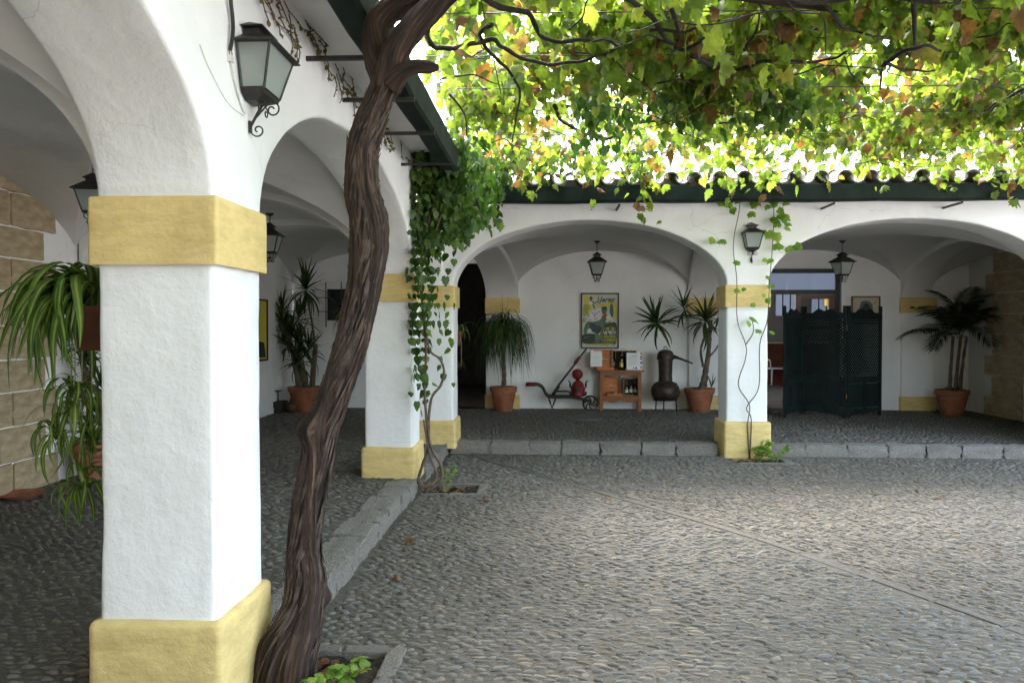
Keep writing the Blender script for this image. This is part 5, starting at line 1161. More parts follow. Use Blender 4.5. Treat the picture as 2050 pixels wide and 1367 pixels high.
shape('green',[(420,1010),(500,990),(530,1090),(500,1180),(430,1160)]); shape('grey',[(170,1070),(280,1040),(285,1060),(190,1090)]); shape('lime',[(680,850),(720,840),(725,900),(690,900)]); shape('lime',[(790,850),(830,850),(840,900),(800,900)])
def letters(body, x, y, h, w, mat, shear=0, bold=0):
    sz = h/1185*(PH-.044)*1.38; me = text_mesh(body, sz, PM[mat], shear=shear, bold=bold, width=w/785*(PW-.044)); (X,Z), = pz([(x,y)]); o = bpy.data.objects.new('lettering', me); link(o, pr_); o.location = (X,-lay[0]-.0008,Z); return o
PM['script'] = PM['grey']; letters('Jerez',515,270,112,385,'script',.35,.004); letters('VII',605,1000,70,85,'white',0,.003); letters('FIESTA',705,972,48,180,'white',0,.002); letters('DE LA',735,1004,20,135,'white',0,.001)
letters('VENDIMIA',620,1074,46,260,'lime',0,.002); letters('Y FERIA',625,1142,46,255,'lime',0,.002); letters('10 A 14 SEPTIEMBRE 1954',205,1240,42,665,'lime',0,.003)
# picture on the right, half hidden by the screen
a, b = at(1704,650,Y=14.47), at(1762,593,Y=14.47); t = thing('framed_picture','framed print of a dark barrel shape on cream paper above the screen','picture',(a.x,14.475,a.z)); PW2, PH2 = b.x-a.x, b.z-a.z
M['brown_frame'] = simple('brown_frame', (.10,.045,.02), (.15,.07,.03), .5, 15); frame(t,PW2,PH2,.022,.025,M['brown_frame'])
p2 = obj('print', MB().add([(.02,-.01,.02),(PW2-.02,-.01,.02),(PW2-.02,-.01,PH2-.02),(.02,-.01,PH2-.02)],[(0,1,2,3)]), simple('aged_paper',(.45,.40,.28),(.52,.47,.34),.7,6), t)
mb = MB(); q = smooth_poly([(.14,.20),(.16,.38),(.22,.42),(.32,.40),(.37,.30),(.36,.18),(.26,.12)],4); mb.add([(x,-.0106,z) for x,z in q],[tuple(range(len(q)))]); obj('printed_shape', mb, PM['grey'], p2); mb = MB(); q = smooth_poly([(.19,.22),(.20,.34),(.27,.37),(.32,.30),(.30,.20)],4); mb.add([(x,-.0110,z) for x,z in q],[tuple(range(len(q)))]); obj('printed_shape', mb, PM['dark'], p2)
mb = MB(); mb.add([(.36,-.0106,.34),(.44,-.0106,.41),(.435,-.0106,.42),(.355,-.0106,.35)],[(0,1,2,3)]); obj('printed_shape', mb, PM['skin'], p2)
# iron rail on the right wall
br = at(1828,660,Y=14.42); t = thing('wall_bracket','short iron bracket fixed to the wall beside the right yellow band','bracket',(br.x,14.5,br.z)); mb = MB(); mb.box(-.018,.018,-.05,-.02,0,.42); obj('bar', mb, M['iron'], t); mb = MB(); mb.box(-.06,.02,-.10,.0,.37,.40); obj('arm', mb, M['iron'], t)
# yellow poster on the left wall beyond the near pillar
t = thing('framed_poster','dark framed yellow poster on the left wall above the press','poster',(XB,12.36,1.05)); mb = MB(); fx = XB+.006
mb.box(.006,.03,0,.03,0,1.0); mb.box(.006,.03,.72,.75,0,1.0); mb.box(.006,.03,.03,.72,0,.03); mb.box(.006,.03,.03,.72,.97,1.0); obj('frame', mb, M['frame_wood'], t); obj('print', MB().add([(.012,.03,.03),(.012,.72,.03),(.012,.72,.97),(.012,.03,.97)],[(0,1,2,3)]), PM['yellow'], t)
p3 = MB(); p3.add([(.013,.08,.06),(.013,.68,.06),(.013,.60,.30),(.013,.14,.34)],[(0,1,2,3)]); obj('printed_shape', p3, PM['dark'], t)

# ================================================================== wine pump on its barrow
M['red_paint'] = simple('red_paint', (.11,.009,.008), (.20,.022,.016), .5, 14, bump=[(30,4,.3,.004)]); M['old_iron'] = simple('old_iron', (.020,.017,.015), (.05,.043,.038), .5, 18, metal=.3, bump=[(35,4,.4,.004)])
YP = 14.12; o_ = Vector((at(1130,815,Y=YP).x,YP,FL)); t = thing('wine_pump','old red hand pump on a black iron wheelbarrow frame left of the table','pump',o_); g = lambda x,y,Y=YP: at(x,y,Y=Y)-o_
for s in (-1,1):
    dy = Vector((0,s*.16,0)); P = catmull([g(1054,769),g(1075,769),g(1086,775),g(1093,788),g(1101,793),g(1120,794),g(1150,795),g(1182,803)],5); obj('frame_rail', MB().tube([p+dy*(1.0 if i<25 else 1-.6*(i-25)/12) for i,p in enumerate(P)],.020,8), M['old_iron'], t, True)
    obj('grip', MB().tube([g(1053,769)+dy,g(1072,769)+dy],.026,10), M['red_paint'], t, True)
    obj('leg', MB().tube([g(1098,795)+dy,g(1105,817)+dy*.8,g(1113,795)+dy],.013,6), M['old_iron'], t, True)
wc = g(1182,804); mb = MB(); rw = .128
wc.z = rw+.004
mb.tube([wc+Vector((rw*math.cos(a),0,rw*math.sin(a))) for a in np.linspace(0,2*math.pi,29)],.016,8,False); obj('wheel', mb, M['old_iron'], t, True)
wh = t.children[-1]; 
for k in range(6):
    a = k*math.pi/3; q = [wc+Vector((r_*math.cos(a+1.1*(r_/rw)**1.5),0,r_*math.sin(a+1.1*(r_/rw)**1.5))) for r_ in np.linspace(.02,rw,6)]; obj('spoke', MB().tube(q,.012,6), M['old_iron'], wh, True)
mb = MB(); mb.lathe([(.0,-.05),(.03,-.05),(.03,.05),(.0,.05)],12); mb.v = [(x+wc.x,z+wc.y,y+wc.z) for x,y,z in mb.v]; obj('hub', mb, M['old_iron'], wh, True, 40)
pc = g(1157,793); mb = MB().lathe([(.115,0),(.125,.01),(.125,.04),(.118,.06),(.120,.10),(.128,.12),(.128,.14),(.112,.165),(.10,.20),(.085,.235),(.05,.262),(.03,.28)],20,tuple(pc)); obj('pump_body', mb, M['red_paint'], t, True, 45); pb = t.children[-1]
for s in (-1,1):
    for z in (.05,.19): obj('bolt', MB().cbox(pc+Vector((s*.135,-.02,z)),.035,.03,.07), M['old_iron'], pb)
    obj('bolt', MB().tube([pc+Vector((s*.13,-.03,.20)),pc+Vector((s*.145,-.03,.26)),pc+Vector((s*.175,-.03,.27))],.012,6), M['old_iron'], pb, True)
mb = MB(); mb.lathe([(.0,0),(.03,.0),(.03,.03),(.0,.03)],16); mb.v = [(x+pc.x,pc.y-.118-z,y+pc.z+.12) for x,y,z in mb.v]; obj('inlet', mb, M['old_iron'], pb, True, 40)
sp_ = g(1156,749); obj('air_vessel', MB().lathe([(.03,-.12)]+[(max(.001,.095*math.sin(a)),-.095*math.cos(a)) for a in np.linspace(.35,math.pi,16)],24,tuple(sp_)), M['red_paint'], t, True, 60)
obj('lever', MB().tube([g(1106,791),g(1118,771),g(1150,730),g(1174,698)],[.026,.020,.017,.016],8), M['old_iron'], t, True); obj('lever_socket', MB().tube([g(1107,790),g(1119,772)],.030,8), M['old_iron'], t, True); obj('lever_grip', MB().tube(catmull([g(1150,729),g(1155,722),g(1161,714)],4),[.018]+[.030]*7+[.018],10), M['red_paint'], t, True)
obj('piston_rod', MB().tube([g(1115,783),g(1135,783),g(1148,786)],.014,8), M['old_iron'], t, True)

# ================================================================== display table and what stands on it
M['table_wood'] = simple('red_brown_wood', (.19,.058,.015), (.30,.098,.026), .4, 5, 6, stretch=(1,1,8)); M['orange_wood'] = simple('orange_case', (.42,.12,.025), (.52,.17,.04), .5, 8); M['crate_wood'] = simple('pale_crate_wood', (.36,.22,.09), (.48,.32,.15), .6, 6, stretch=(8,1,1)); M['bottle'] = simple('dark_bottle_glass', (.006,.008,.005), None, .08, spec=.7); M['label'] = simple('paper_label', (.62,.58,.46), None, .6); M['gold'] = simple('gold_label', (.5,.34,.07), None, .35, metal=.5); M['paper'] = simple('white_card', (.80,.80,.80), None, .6); M['ink'] = simple('black_ink', (.03,.03,.035), None, .6); M['grey_ink'] = simple('grey_ink', (.35,.36,.38), None, .6); M['blue_ink'] = simple('blue_ink', (.03,.07,.32), None, .5)
YT0 = 14.22; tl, tr = at(1201,820,Y=14.05).x, at(1284,820,Y=14.05).x; TX = (tl+tr)/2; TH = .715; TW_ = tr-tl
t = thing('display_table','small reddish brown wooden table with open shelf holding bottles and cases','table',(TX,YT0,FL)); hw = TW_/2
mb = MB().rbox(-hw-.045,hw+.045,-.20,.20,TH-.026,TH,.008,.2,0); obj('tabletop', mb, M['table_wood'], t, False, 40)
for s in (-1,1):
    for d in (-1,1): mb = MB(); mb.box(s*(hw-.027)-.027,s*(hw-.027)+.027,d*.15-.025,d*.15+.025,0,TH-.027); obj('leg', mb, M['table_wood'], t)
mb = MB(); mb.box(-hw+.055,hw-.055,-.165,.165,.245,.268); obj('shelf', mb, M['table_wood'], t)
def apron(z1,h,y):
    n = 16; pts = [(-hw+.056,z1),(-hw+.056,z1-h*.55)]+[(-hw+.056+(2*hw-.112)*i/n, z1-h*(.55+.45*abs(math.sin(math.pi*2*i/n))**.8*(1 if 2<i<14 else .3))) for i in range(1,n)]+[(hw-.056,z1-h*.55),(hw-.056,z1)]
    mb = MB(); mb.prism(pts[::-1], y-.01, y+.01, lambda a,b,c:(a,c,b)); return mb
obj('apron', apron(TH-.028,.085,-.155), M['table_wood'], t); obj('shelf_apron', apron(.243,.085,-.155), M['table_wood'], t)
def card(label, cx, y, z, w, h, lean, lines, extra=None, name='price_card'):
    c = thing(name, label, 'card', (cx,y,z)); k = Matrix.Rotation(-lean,3,'X'); q = lambda x,d,zz: k @ Vector((x,-d,zz)); mb = MB()
    mb.add([q(-w/2,0,0),q(w/2,0,0),q(w/2,0,h),q(-w/2,0,h),q(-w/2,-.003,0),q(w/2,-.003,0),q(w/2,-.003,h),q(-w/2,-.003,h)],[(0,1,2,3),(7,6,5,4),(0,4,5,1),(1,5,6,2),(2,6,7,3),(3,7,4,0)]); sh = obj('sheet', mb, M['paper'], c)
    mb = MB()
    for (x0,x1,z0,th) in lines: mb.add([q(x0*w,.0008,z0*h),q(x1*w,.0008,z0*h),q(x1*w,.0008,z0*h+th),q(x0*w,.0008,z0*h+th)],[(0,1,2,3)])
    obj('lettering', mb, M['grey_ink'], c, kind='stuff')
    for (mat,x0,x1,z0,z1) in extra or []:
        mb = MB(); mb.add([q(x0*w,.001,z0*h),q(x1*w,.001,z0*h),q(x1*w,.001,z1*h),q(x0*w,.001,z1*h)],[(0,1,2,3)]); obj('printed_patch', mb, M[mat], c)
    return c
def bottle(label, loc, h=.30, r=.038, lab='label', group='dark sherry bottles'):
    mb = MB().lathe([(r*.9,0),(r,.008),(r,h*.55),(r*.86,h*.63),(r*.42,h*.72),(r*.36,h*.9),(r*.44,h*.91),(r*.44,h*.96),(r*.36,h),(.001,h)],16); o = obj('bottle', mb, M['bottle'], None, True, 50, loc=loc); WLOC[o.name] = Vector(loc); tag(o,label,'bottle',group)
    n = 9; V = []; 
    for z in (h*.14,h*.40):
        for i in range(n): a = -math.pi/2+R(65)*(2*i/(n-1)-1); V.append((1.02*r*math.cos(a),1.02*r*math.sin(a),z))
    mb = MB(); mb.add(V,[(i,i+1,n+i+1,n+i) for i in range(n-1)]); obj('label_sheet', mb, M[lab], o, True); return o
def open_case(label, cx, y, z, w, d, hgt, lid_h, shift, name='presentation_case'):
    c = thing(name, label, 'case', (cx,y,z)); mb = MB(); th = .012
    mb.box(-w/2,w/2,-d/2,-d/2+th,0,hgt); mb.box(-w/2,w/2,d/2-th,d/2,0,hgt); mb.box(-w/2,-w/2+th,-d/2+th,d/2-th,0,hgt); mb.box(w/2-th,w/2,-d/2+th,d/2-th,0,hgt); mb.box(-w/2+th,w/2-th,-d/2+th,d/2-th,0,.01); obj('tray', mb, M['orange_wood'], c)
    mb = MB(); mb.box(shift-w/2-.004,shift+w/2+.004,d/2+.002,d/2+.016,.0,lid_h); lid = obj('lid', mb, M['orange_wood'], c); mb = MB(); mb.box(shift+w/2+.0045,shift+w/2+.03,d/2-.045,d/2+.016,.0,lid_h); obj('lid_edge', mb, M['table_wood'], lid)
    mb = MB(); mb.cbox((0,-d/2-.004,hgt*.75),.014,.008,.014); obj('clasp', mb, M['gold'], c); mb = MB(); mb.box(shift-w*.25,shift+w*.42,d/2-.004,d/2+.0015,lid_h*.52,lid_h*.54); mb.box(shift-.01,shift+.01,d/2-.006,d/2+.0012,lid_h*.53,lid_h*.62); obj('lid_strap', mb, M['label'], lid); return c
zT = FL+TH+.002; X_ = lambda x,Y=14.1: at(x,700,Y=Y).x
open_case('orange wooden case standing open on the left of the tabletop', X_(1212), 14.15, zT, .30, .20, .045, .345, -.045)
card('white typed sheet leaning on the open case on the tabletop', X_(1194), 14.12, zT+.055, .20, .275, .10, [(-.18,.2,.93,.003),(-.08,.08,.74,.003),(-.32,.32,.62,.004),(-.28,.3,.57,.003),(-.2,.2,.43,.003),(-.3,.3,.25,.004),(-.22,.22,.2,.003)], name='typed_sheet')
def crate(label, x0, x1, y, z, h, d=.14, ndiv=3):
    c = thing('bottle_crate', label, 'crate', ((x0+x1)/2,y,z)); w = (x1-x0); mb = MB(); mb.box(-w/2,w/2,d/2-.008,d/2,0,h); obj('back_board', mb, M['dark_board'], c); th = .010
    for (a,b,e,f) in ((-w/2,-w/2+th,0,h),(w/2-th,w/2,0,h)): mb = MB(); mb.box(a,b,-d/2,d/2-.009,e,f); obj('side_board', mb, M['crate_wood'], c)
    for z0 in (0,h-th): mb = MB(); mb.box(-w/2+th+.001,w/2-th-.001,-d/2,d/2-.009,z0,z0+th); obj('end_board', mb, M['crate_wood'], c)
    for k in range(1,ndiv): mb = MB(); xx = -w/2+w*k/ndiv; mb.box(xx-.004,xx+.004,-d/2+.01,d/2-.009,h*.55,h-.012); obj('divider', mb, M['crate_wood'], c)
    return c
M['dark_board'] = simple('dark_board', (.03,.022,.015), (.06,.045,.03), .7, 10)
cx0, cx1 = X_(1220), X_(1276); crate('pale wooden bottle crate standing open at the back of the tabletop', cx0, cx1, 14.32, zT, .33, .15, 4); ch = COL.objects.get('bottle_crate')
obj('rope_handle', MB().tube([((.04)*math.cos(a)+.02,0,.33+.035*math.sin(a)) for a in np.linspace(0,math.pi,9)],.004,5), M['crate_wood'], ch, True)
for k,x in enumerate((1227,1262)): bottle(['dark bottle in the left compartment of the tabletop crate','dark bottle half hidden by the price list in the tabletop crate'][k], (X_(x,14.3),14.31,zT+.011), .29)
bottle('dark bottle with gold label standing before the tabletop crate', (X_(1244),14.12,zT+.001), .33, .040, 'gold'); bottle('black bottle without bright label inside the tabletop crate', (X_(1247,14.3),14.31,zT+.011), .27, .036, 'dark_board')
card('white price list with coloured emblems at the right end of the tabletop', X_(1270), 14.08, zT+.001, .27, .30, .12, [(-.2,.25,.93,.003),(-.3,.2,.81,.006)]+[(-.38,.1+.2*((i*7)%3)/2,.74-.055*i,.0035) for i in range(9)], [('yellow',.36,.5,.90,1.0),('ink',.37,.48,.72,.80),('red_paint',.37,.48,.60,.68),('blue_ink',.36,.5,.36,.46),('ink',-.08,-.02,.06,.16),('ink',.05,.16,.06,.16),('grey_ink',.36,.48,.08,.22),('blue_ink',-.15,.2,.805,.822)], name='price_list')
zS = FL+.270; open_case('orange wooden case standing open on the shelf under the tabletop', X_(1231), 14.17, zS, .27, .22, .04, .30, -.05)
for k,(m_,dx) in enumerate((('blue_ink',-.04),('orange_wood',.02),('red_paint',.08))):
    mb = MB(); mb.cbox((0,0,.028),.05,.10,.05); o = obj('packet', mb, M[m_], None, loc=(X_(1231)+dx,14.17,zS+.012)); tag(o,['small blue packet in the open case on the shelf','small orange packet between the blue and red ones on the shelf','small red packet in the open case on the shelf'][k],'packet')
c_ = crate('small wooden crate with three bottles on the right of the shelf', X_(1249), X_(1279), 14.24, zS, .30, .16, 1); mb = MB(); mb.box(.155,.165,.0,.19,-.02,.30); obj('open_door', mb, M['crate_wood'], c_)
for k,x in enumerate((1254.5,1263.5,1272)): bottle(['dark bottle with low white label, left in the shelf crate','dark bottle with high cream label, middle of the shelf crate','dark bottle with dim label, right in the shelf crate'][k], (X_(x,14.2),14.22+.012*k,zS+.011), .22+.035*(k==1), .032, ['label','label','grey_ink'][k])

# ================================================================== copper still
M['old_copper'] = simple('dark_old_copper', (.030,.021,.016), (.070,.050,.040), .5, 9, 6, metal=.3, bump=[(12,4,.3,.01)])
sx_ = at(1332,800,Y=14.08).x; t = thing('copper_still','old dark copper pot still with domed cap and spout on a three legged stand','still',(sx_,14.08,FL))
mb = MB().lathe([(.001,.20),(.15,.205),(.215,.235),(.245,.30),(.248,.36),(.232,.43),(.195,.485),(.16,.508),(.135,.515)],36); obj('belly', mb, M['old_copper'], t, True, 60)
for a in (.7,2.44): mb = MB(); mb.tube([(.20*math.cos(a),-.20*abs(math.sin(a))*.3,.475),(.235*math.cos(a),-.05,.49),(.25*math.cos(a),-.03,.465)],.012,6); obj('handle', mb, M['old_copper'], t, True)
obj('column', MB().lathe([(.135,.512),(.122,.53),(.116,.55),(.122,.565),(.116,.58),(.114,.62),(.118,.72),(.122,.86),(.125,.895)],32), M['old_copper'], t, True, 50)
obj('cap', MB().lathe([(.125,.893),(.147,.90),(.150,.915),(.147,.93),(.146,.96),(.135,1.01),(.105,1.048),(.06,1.068),(.001,1.075)],32), M['old_copper'], t, True, 50); cp = t.children[-1]
obj('ring', MB().tube([(.028*math.cos(a),0,1.09+.036*math.sin(a)) for a in np.linspace(-.5,math.pi+.5,13)],.007,7), M['old_copper'], cp, True)
obj('spout', MB().tube([(.135,-.02,.955),(.25,-.04,.915),(.46,-.06,.835)],[.030,.022,.013],12), M['old_copper'], t, True)
for k,a in enumerate((-2.65,-.5,1.57)): mb = MB(); mb.tube([(.19*math.cos(a),.19*math.sin(a),.24),(.205*math.cos(a),.205*math.sin(a),0)],.012,7); obj('leg', mb, M['old_iron'], t, True)
obj('stand_ring', MB().tube([(.20*math.cos(a),.20*math.sin(a),.205) for a in np.linspace(0,2*math.pi,25)],.010,6,False), M['old_iron'], t, True)
# manhole
mh = at(1168,839,Z=FL); t = MB().lathe([(.33,-.02),(.33,.008),(.315,.010),(.312,.004),(.285,.004),(.282,.010),(.001,.010)],40); o = obj('manhole_cover', t, simple('cast_cover',(.10,.11,.11),(.15,.155,.15),.6,30,bump=[(45,3,.6,.006)]), None, False, 30, loc=(mh.x,12.98,FL+.006)); tag(o,'round grey iron manhole cover in the far arcade floor','manhole cover')

# ================================================================== doorway, room and screen
M['door_paint'] = simple('dark_green_paint', (.006,.013,.012), (.016,.027,.025), .42, 6); M['red_wood'] = simple('varnished_red_wood', (.09,.025,.010), (.15,.045,.018), .35, 5, stretch=(1,1,6)); M['red_floor'] = simple('red_tile_floor', (.14,.045,.03), (.2,.07,.045), .4, 4); M['room_wall'] = simple('room_wall', (.30,.29,.28), (.36,.35,.33), .9, 2)
def wired_mat():
    m, nt, b = new_mat('glowing_ribbed_pane'); b.inputs['Base Color'].default_value = (.22,.25,.30,1); b.inputs['Roughness'].default_value = .25; b.inputs['Transmission Weight'].default_value = .25; tc = nt.nodes.new('ShaderNodeTexCoord'); w = nnode(nt,'ShaderNodeTexWave',Scale=26.0); nt.links.new(tc.outputs['Object'],w.inputs['Vector']); bp = nnode(nt,'ShaderNodeBump',Strength=.6,Distance=.01); nt.links.new(w.outputs['Fac'],bp.inputs['Height']); nt.links.new(bp.outputs[0],b.inputs['Normal'])
    b.inputs['Emission Color'].default_value = (.50,.60,.85,1); b.inputs['Emission Strength'].default_value = .022; return m  # blue glow put into the panes in place of daylight
M['ribbed'] = wired_mat()
d0, d1 = DOOR; t = thing('glazed_door','dark framed glazed doorway with ribbed transom behind the folding screen','door',((d0+d1)/2,YB+.1,FL)); w = d1-d0; h = 2.63-FL
mb = MB(); f = .075; mb.box(-w/2+.003,-w/2+f,-.02,.05,0,h-.003); mb.box(w/2-f,w/2-.003,-.02,.05,0,h-.003); mb.box(-w/2+f,w/2-f,-.02,.05,h-f,h-.003); mb.box(-w/2+f,w/2-f,-.02,.05,h-.45,h-.37); obj('door_frame', mb, M['door_paint'], t)
n = 14
for k in range(3): a = -w/2+f+.003+(w-2*f-.006)*k/3; b = -w/2+f+.003+(w-2*f-.006)*(k+1)/3-.004; mb = MB(); mb.box(a,b,.005,.014,h-.368,h-f-.002); obj('transom_pane', mb, M['ribbed'], t)
def leaf_door(x0,x1,panes_):
    mb = MB(); s = .10; hh = h-.455; mb.box(x0,x0+s,-.005,.035,0,hh); mb.box(x1-s,x1,-.005,.035,0,hh); 
    for (z0,z1) in ((0,.75),(hh-.08,hh),(hh-.62,hh-.55)): mb.box(x0+s,x1-s,-.005,.035,z0,z1)
    o = obj('door_leaf', mb, M['red_wood'], t)
    for (z0,z1) in ((.75,hh-.62),(hh-.55,hh-.08)): m2 = MB(); m2.box(x0+s+.002,x1-s-.002,.01,.016,z0+.002,z1-.002); obj('door_pane', m2, M['door_glass'], o)
    return o
def dglass():
    m, nt, b = new_mat('door_pane_glass'); b.inputs['Base Color'].default_value = (.85,.92,.92,1); b.inputs['Roughness'].default_value = .03; b.inputs['Transmission Weight'].default_value = 1.0; b.inputs['IOR'].default_value = 1.1; return m
M['door_glass'] = dglass()
leaf_door(-.06,w/2-f-.003,2)
# room behind the doorway, far windows plus side opening added to light it
ro = thing('back_room','dim room with red floor seen through the open half of the doorway','room',(4.6,18,FL)); 
obj('room_floor', MB().add([(2.6,YB+.17,FL-.002),(8,YB+.17,FL-.002),(8,22,FL-.002),(2.6,22,FL-.002)],[(0,1,2,3)]), M['red_floor'], ro, world=True)
obj('room_side_wall', wall_grid((2.6,0,0),(0,1,0),(1,0,0),YB+.17,22,0,3.2,[(17.2,20.8,1.0,2.7)],seed=161,depth=.2), M['room_wall'], ro, True, 40, world=True)  # unseen side opening added to throw daylight on the chair
mb = MB(); mb.add([(8,YB+.17,0),(8,22,0),(8,22,3.2),(8,YB+.17,3.2)],[(3,2,1,0)]); mb.add([(2.6,YB+.17,3.2),(8,YB+.17,3.2),(8,22,3.2),(2.6,22,3.2)],[(0,1,2,3)]); obj('room_shell', mb, M['room_wall'], ro, world=True)
obj('room_rear_wall', wall_grid((0,22,0),(1,0,0),(0,-1,0),2.6,8,0,3.2,[(5.2,5.8,1.9,2.5),(6.05,6.65,1.9,2.5),(7.0,7.6,1.9,2.5)],seed=160,depth=.2), M['room_wall'], ro, True, 40, world=True)
for x0 in (5.2,6.05,7.0):
    mb = MB(); 
    for i in range(4): mb.box(x0+.2*i-.012,x0+.2*i+.012,22.02,22.05,1.9,2.5)
    obj('window_bars', mb, M['iron'], ro, world=True); mb = MB(); mb.box(x0,x0+.6,22.06,22.066,1.9,2.5); obj('window_pane', mb, M['ribbed'], ro, world=True)
mb = MB(); mb.box(4.2,7.9,20.9,21.3,FL,1.18); obj('counter', mb, M['red_wood'], ro, world=True)
mb = MB(); mb.box(3.6,7.9,20.85,21.35,1.181,1.21); obj('counter_top', mb, M['label'], ro, world=True)
lm = bpy.data.materials.new('amber_sign'); lm.use_nodes = True; lb = lm.node_tree.nodes['Principled BSDF']; lb.inputs['Base Color'].default_value = (.5,.3,.05,1); lb.inputs['Emission Color'].default_value = (1,.55,.10,1); lb.inputs['Emission Strength'].default_value = .10
sg = at(1655,602,Y=14.62); t2 = thing('lit_sign','small upright amber lit sign behind the right door pane','sign',(sg.x,14.66,sg.z-.09)); mb = MB(); mb.box(-.022,.022,-.01,.01,0,.18); obj('sign_face', mb, lm, t2); mb = MB(); mb.box(-.028,.028,.0105,.03,-.006,.186); obj('sign_case', mb, M['iron'], t2)
mb = MB(); 
for i in range(5): mb.cbox((random.uniform(-.006,.006),-.0115,.02+.034*i),.018,.002,.012)
obj('sign_marks', mb, M['red_wood'], t2)
# white plastic chair in the room
ch = at(1553,770,Z=FL); t = thing('plastic_chair','white plastic garden chair with slatted back inside the open doorway','chair',(ch.x,ch.y,FL),R(12)); M['plastic'] = simple('white_plastic', (.78,.78,.79), None, .35)
mb = MB().rbox(-.22,.22,-.22,.20,.40,.43,.02,.1,0); obj('seat', mb, M['plastic'], t, True, 45)
for sx in (-1,1):
    for sy in (-1,1): mb = MB(); mb.tube([(sx*.19,sy*.18,.41),(sx*.235,sy*.235,0)],[.026,.020],6); obj('leg', mb, M['plastic'], t, True)
    mb = MB(); mb.tube(catmull([(sx*.22,.20,.42),(sx*.24,.25,.65),(sx*.20,.30,.84)],5),.018,6); obj('back_post', mb, M['plastic'], t, True); mb = MB(); mb.tube(catmull([(sx*.24,-.20,.42),(sx*.26,-.19,.62),(sx*.26,.0,.64),(sx*.245,.25,.66)],5),.018,6); obj('armrest', mb, M['plastic'], t, True)
mb = MB(); mb.tube(catmull([(-.20,.30,.84),(-.1,.315,.90),(0,.32,.915),(.1,.315,.90),(.20,.30,.84)],5),.020,6); obj('top_rail', mb, M['plastic'], t, True)
for k in range(5): x = -.13+.065*k; mb = MB(); mb.tube(catmull([(x*.8,.205,.43),(x*.95,.26,.65),(x,.31,.89)],5),.014,5); obj('back_slat', mb, M['plastic'], t, True)
# folding screen
fs = [at(1568,836,Z=FL+.01), at(1606,828,Z=FL+.01), at(1695,836,Z=FL+.01), at(1764,830,Z=FL+.01)]
t = thing('folding_screen','dark green three panel folding screen with pierced lattice before the doorway','screen',(fs[1].x,fs[1].y,FL)); o_ = Vector((fs[1].x,fs[1].y,FL)); SH = 1.80
M['screen'] = M['door_paint']; M['old_brass'] = simple('old_brass', (.10,.06,.02), (.16,.10,.035), .5, 20, metal=.4)
for k in range(3):
    a, b = fs[k]-o_, fs[k+1]-o_; a.z = b.z = 0; d = b-a; L = d.length; d.normalize(); nrm = Vector((d.y,-d.x,0)); fr = lambda u,v,zz,a=a,d=d,nrm=nrm: a+d*u+nrm*v+Vector((0,0,zz))
    e0, e1 = .012, L-.012; st = .055; mb = MB()
    def bx(m_,u0,u1,z0,z1,th=.030,off=0):
        q = [fr(u,v+off,z) for z in (z0,z1) for (u,v) in ((u0,-th/2),(u1,-th/2),(u1,th/2),(u0,th/2))]; m_.add(q,[(3,2,1,0),(4,5,6,7),(0,1,5,4),(1,2,6,5),(2,3,7,6),(3,0,4,7)])
    bx(mb,e0,e0+st,0,SH); bx(mb,e1-st,e1,0,SH)
    for (z0,z1) in ((.07,.15),(.55,.66),(1.60,1.64)): bx(mb,e0+st,e1-st,z0,z1,.026)
    cu = (e0+e1)/2; bx(mb,cu-.022,cu+.022,.15,.55,.026); pn = obj('panel', mb, M['screen'], t)
    n = 24; crest = [(e0+st,1.64)]+[(e0+st+(e1-e0-2*st)*i/n, 1.66+.085*math.sin(math.pi*i/n)**.7+.020*math.cos(6*math.pi*i/n)) for i in range(n+1)]+[(e1-st,1.64)]
    mb = MB(); mb.prism([(u,z) for u,z in crest][::-1],-.011,.011,lambda u,z,v:fr(u,v,z)); obj('crest', mb, M['screen'], pn)
    for (u0,u1) in ((e0+st+.004,cu-.026),(cu+.026,e1-st-.004)): m2 = MB(); bx(m2,u0,u1,.154,.546,.012); bx(m2,u0+.04,u1-.04,.20,.50,.020); obj('lower_board', m2, M['screen'], pn)
    m2 = MB(); u0,u1,z0,z1 = e0+st+.001,e1-st-.001,.661,1.599; sp2 = .056; wd = .0115
    def clip_line(c, sgn):
        # line z = sgn*(u-u0)+c
        pts = []
        for u in (u0,u1):
            z = sgn*(u-u0)+c
            if z0 <= z <= z1: pts.append((u,z))
        for z in (z0,z1):
            u = (z-c)/sgn+u0
            if u0 < u < u1: pts.append((u,z))
        pts = sorted(set(pts)); return (pts[0],pts[-1]) if len(pts) >= 2 else None
    for sgn,off in ((1,.004),(-1,-.004)):
        c = z0-(u1-u0) if sgn == 1 else z0
        while c < z1+(u1-u0):
            q = clip_line(c,sgn)
            if q:
                (ua,za),(ub,zb) = q; ln = math.hypot(ub-ua,zb-za)
                if ln > .02:
                    px2, pz2 = -(zb-za)/ln*wd, (ub-ua)/ln*wd; V = [fr(ua+px2,off,za+pz2),fr(ua-px2,off,za-pz2),fr(ub-px2,off,zb-pz2),fr(ub+px2,off,zb+pz2)]; t_ = nrm*.003
                    m2.add([v+t_ for v in V]+[v-t_ for v in V],[(0,1,2,3),(7,6,5,4),(0,4,5,1),(1,5,6,2),(2,6,7,3),(3,7,4,0)])
            c += sp2
    obj('lattice', m2, M['screen'], pn)
    if k < 2:
        for z in (.35,1.45): mb = MB(); mb.cbox(fr(L,.016,z),.012,.012,.09); obj('hinge', mb, M['old_brass'], t)
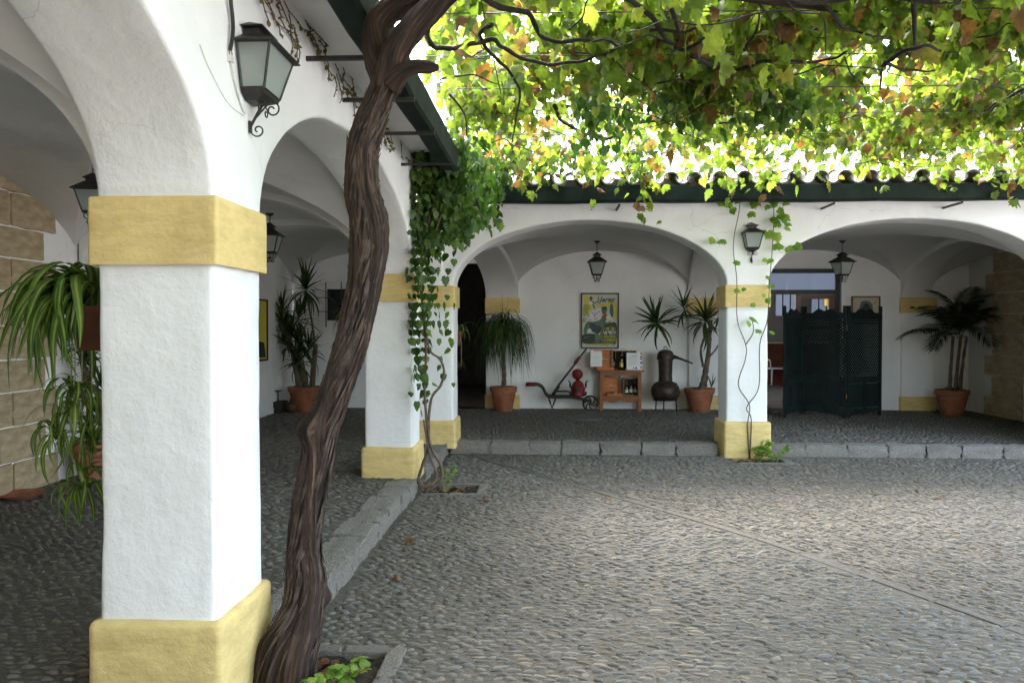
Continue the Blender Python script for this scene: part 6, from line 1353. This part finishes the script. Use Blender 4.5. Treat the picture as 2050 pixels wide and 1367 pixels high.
# window grille in the far left corner
t = thing('barred_window','small dark window with projecting iron bars in the far left wall','window',(-3.6,YB,1.7)); wx0,wx1,wz0,wz1 = -3.55-.5,-2.65-.5,1.72,2.29
mb = MB(); mb.box(wx0,wx1,YB+.10,YB+.11,wz0,wz1); obj('window_pane', mb, M['clear'], t, world=True)
for i in range(4): x = wx0+.03+.28*i; mb = MB(); mb.box(x-.008,x+.008,YB-.10,YB-.084,wz0-.12,wz1+.12); obj('bar', mb, M['iron'], t, world=True)
for z in (wz0+.16,wz1-.16): mb = MB(); mb.box(wx0-.14,wx1+.14,YB-.084,YB-.07,z-.006,z+.006); obj('bar', mb, M['iron'], t, world=True)
# old press at the left wall
ps = at(545,826,Z=FL); o_ = Vector((ps.x,ps.y,FL)); t = thing('grape_press','old black corking machine on a heavy wooden base by the left wall','machine',o_); g = lambda x,y: at(x,y,Y=o_.y)-o_
M['black_wood'] = simple('blackened_wood', (.012,.010,.009), (.035,.028,.022), .7, 8)
mb = MB(); mb.box(-.42,.22,-.16,.16,.10,.20); obj('base_board', mb, M['black_wood'], t)
for x in (-.34,.14): mb = MB(); mb.box(x-.06,x+.06,-.15,.15,0,.10); obj('foot', mb, M['black_wood'], t)
obj('column', MB().tube([(-.02,0,.20),(-.06,0,.55),(-.10,0,.95)],[.075,.06,.04],8), M['old_iron'], t, True)
obj('arm', MB().tube(catmull([(-.08,0,.60),(-.16,-.02,.50),(-.24,-.02,.56),(-.30,-.02,.80)],5),.022,7), M['old_iron'], t, True); obj('arm', MB().tube(catmull([(-.02,0,.32),(-.14,0,.38),(-.26,0,.28),(-.34,0,.36)],5),.020,7), M['old_iron'], t, True)
obj('lever', MB().tube([(-.02,0,.78),(.03,0,.86),(.0,0,1.02)],.012,6), M['old_iron'], t, True); mb = MB(); mb.box(-.12,.04,-.07,.07,.70,.78); obj('head_block', mb, M['old_iron'], t)
obj('wheel_handle', MB().lathe([(.012,.20),(.012,.36),(.06,.365),(.06,.38),(.001,.385)],12,(.12,-.05,0)), M['old_iron'], t, True, 40)
j = MB().lathe([(.06,0),(.13,.05),(.15,.11),(.13,.16),(.05,.19),(.035,.22),(.05,.24),(.001,.245)],20); jo = obj('clay_jug', j, simple('brown_clay',(.05,.032,.02),(.10,.065,.04),.6,8), None, True, 50, loc=(ps.x+.33,ps.y+.05,FL+.004)); tag(jo,'squat brown clay jug on the floor right of the corking machine','jug')
ivs = thing('ivy_pot_plant','small leafy plant sitting on top of the corking machine','plant',(ps.x-.12,ps.y,FL+.96)); ps_ = np.array([(ps.x-.12+rng.normal(0,.07),ps.y+rng.normal(0,.06),FL+.98+abs(rng.normal(0,.07))) for _ in range(36)]); a_,b_ = rand_dirs(36,.4,.8); leaf_objects(ps_,a_,b_,rng.uniform(.05,.09,36),IM,ivs); obj('stem', MB().tube([(0,0,-.05),(.01,0,.08),(.03,0,.14)],.006,5), M['green_stem'], ivs)
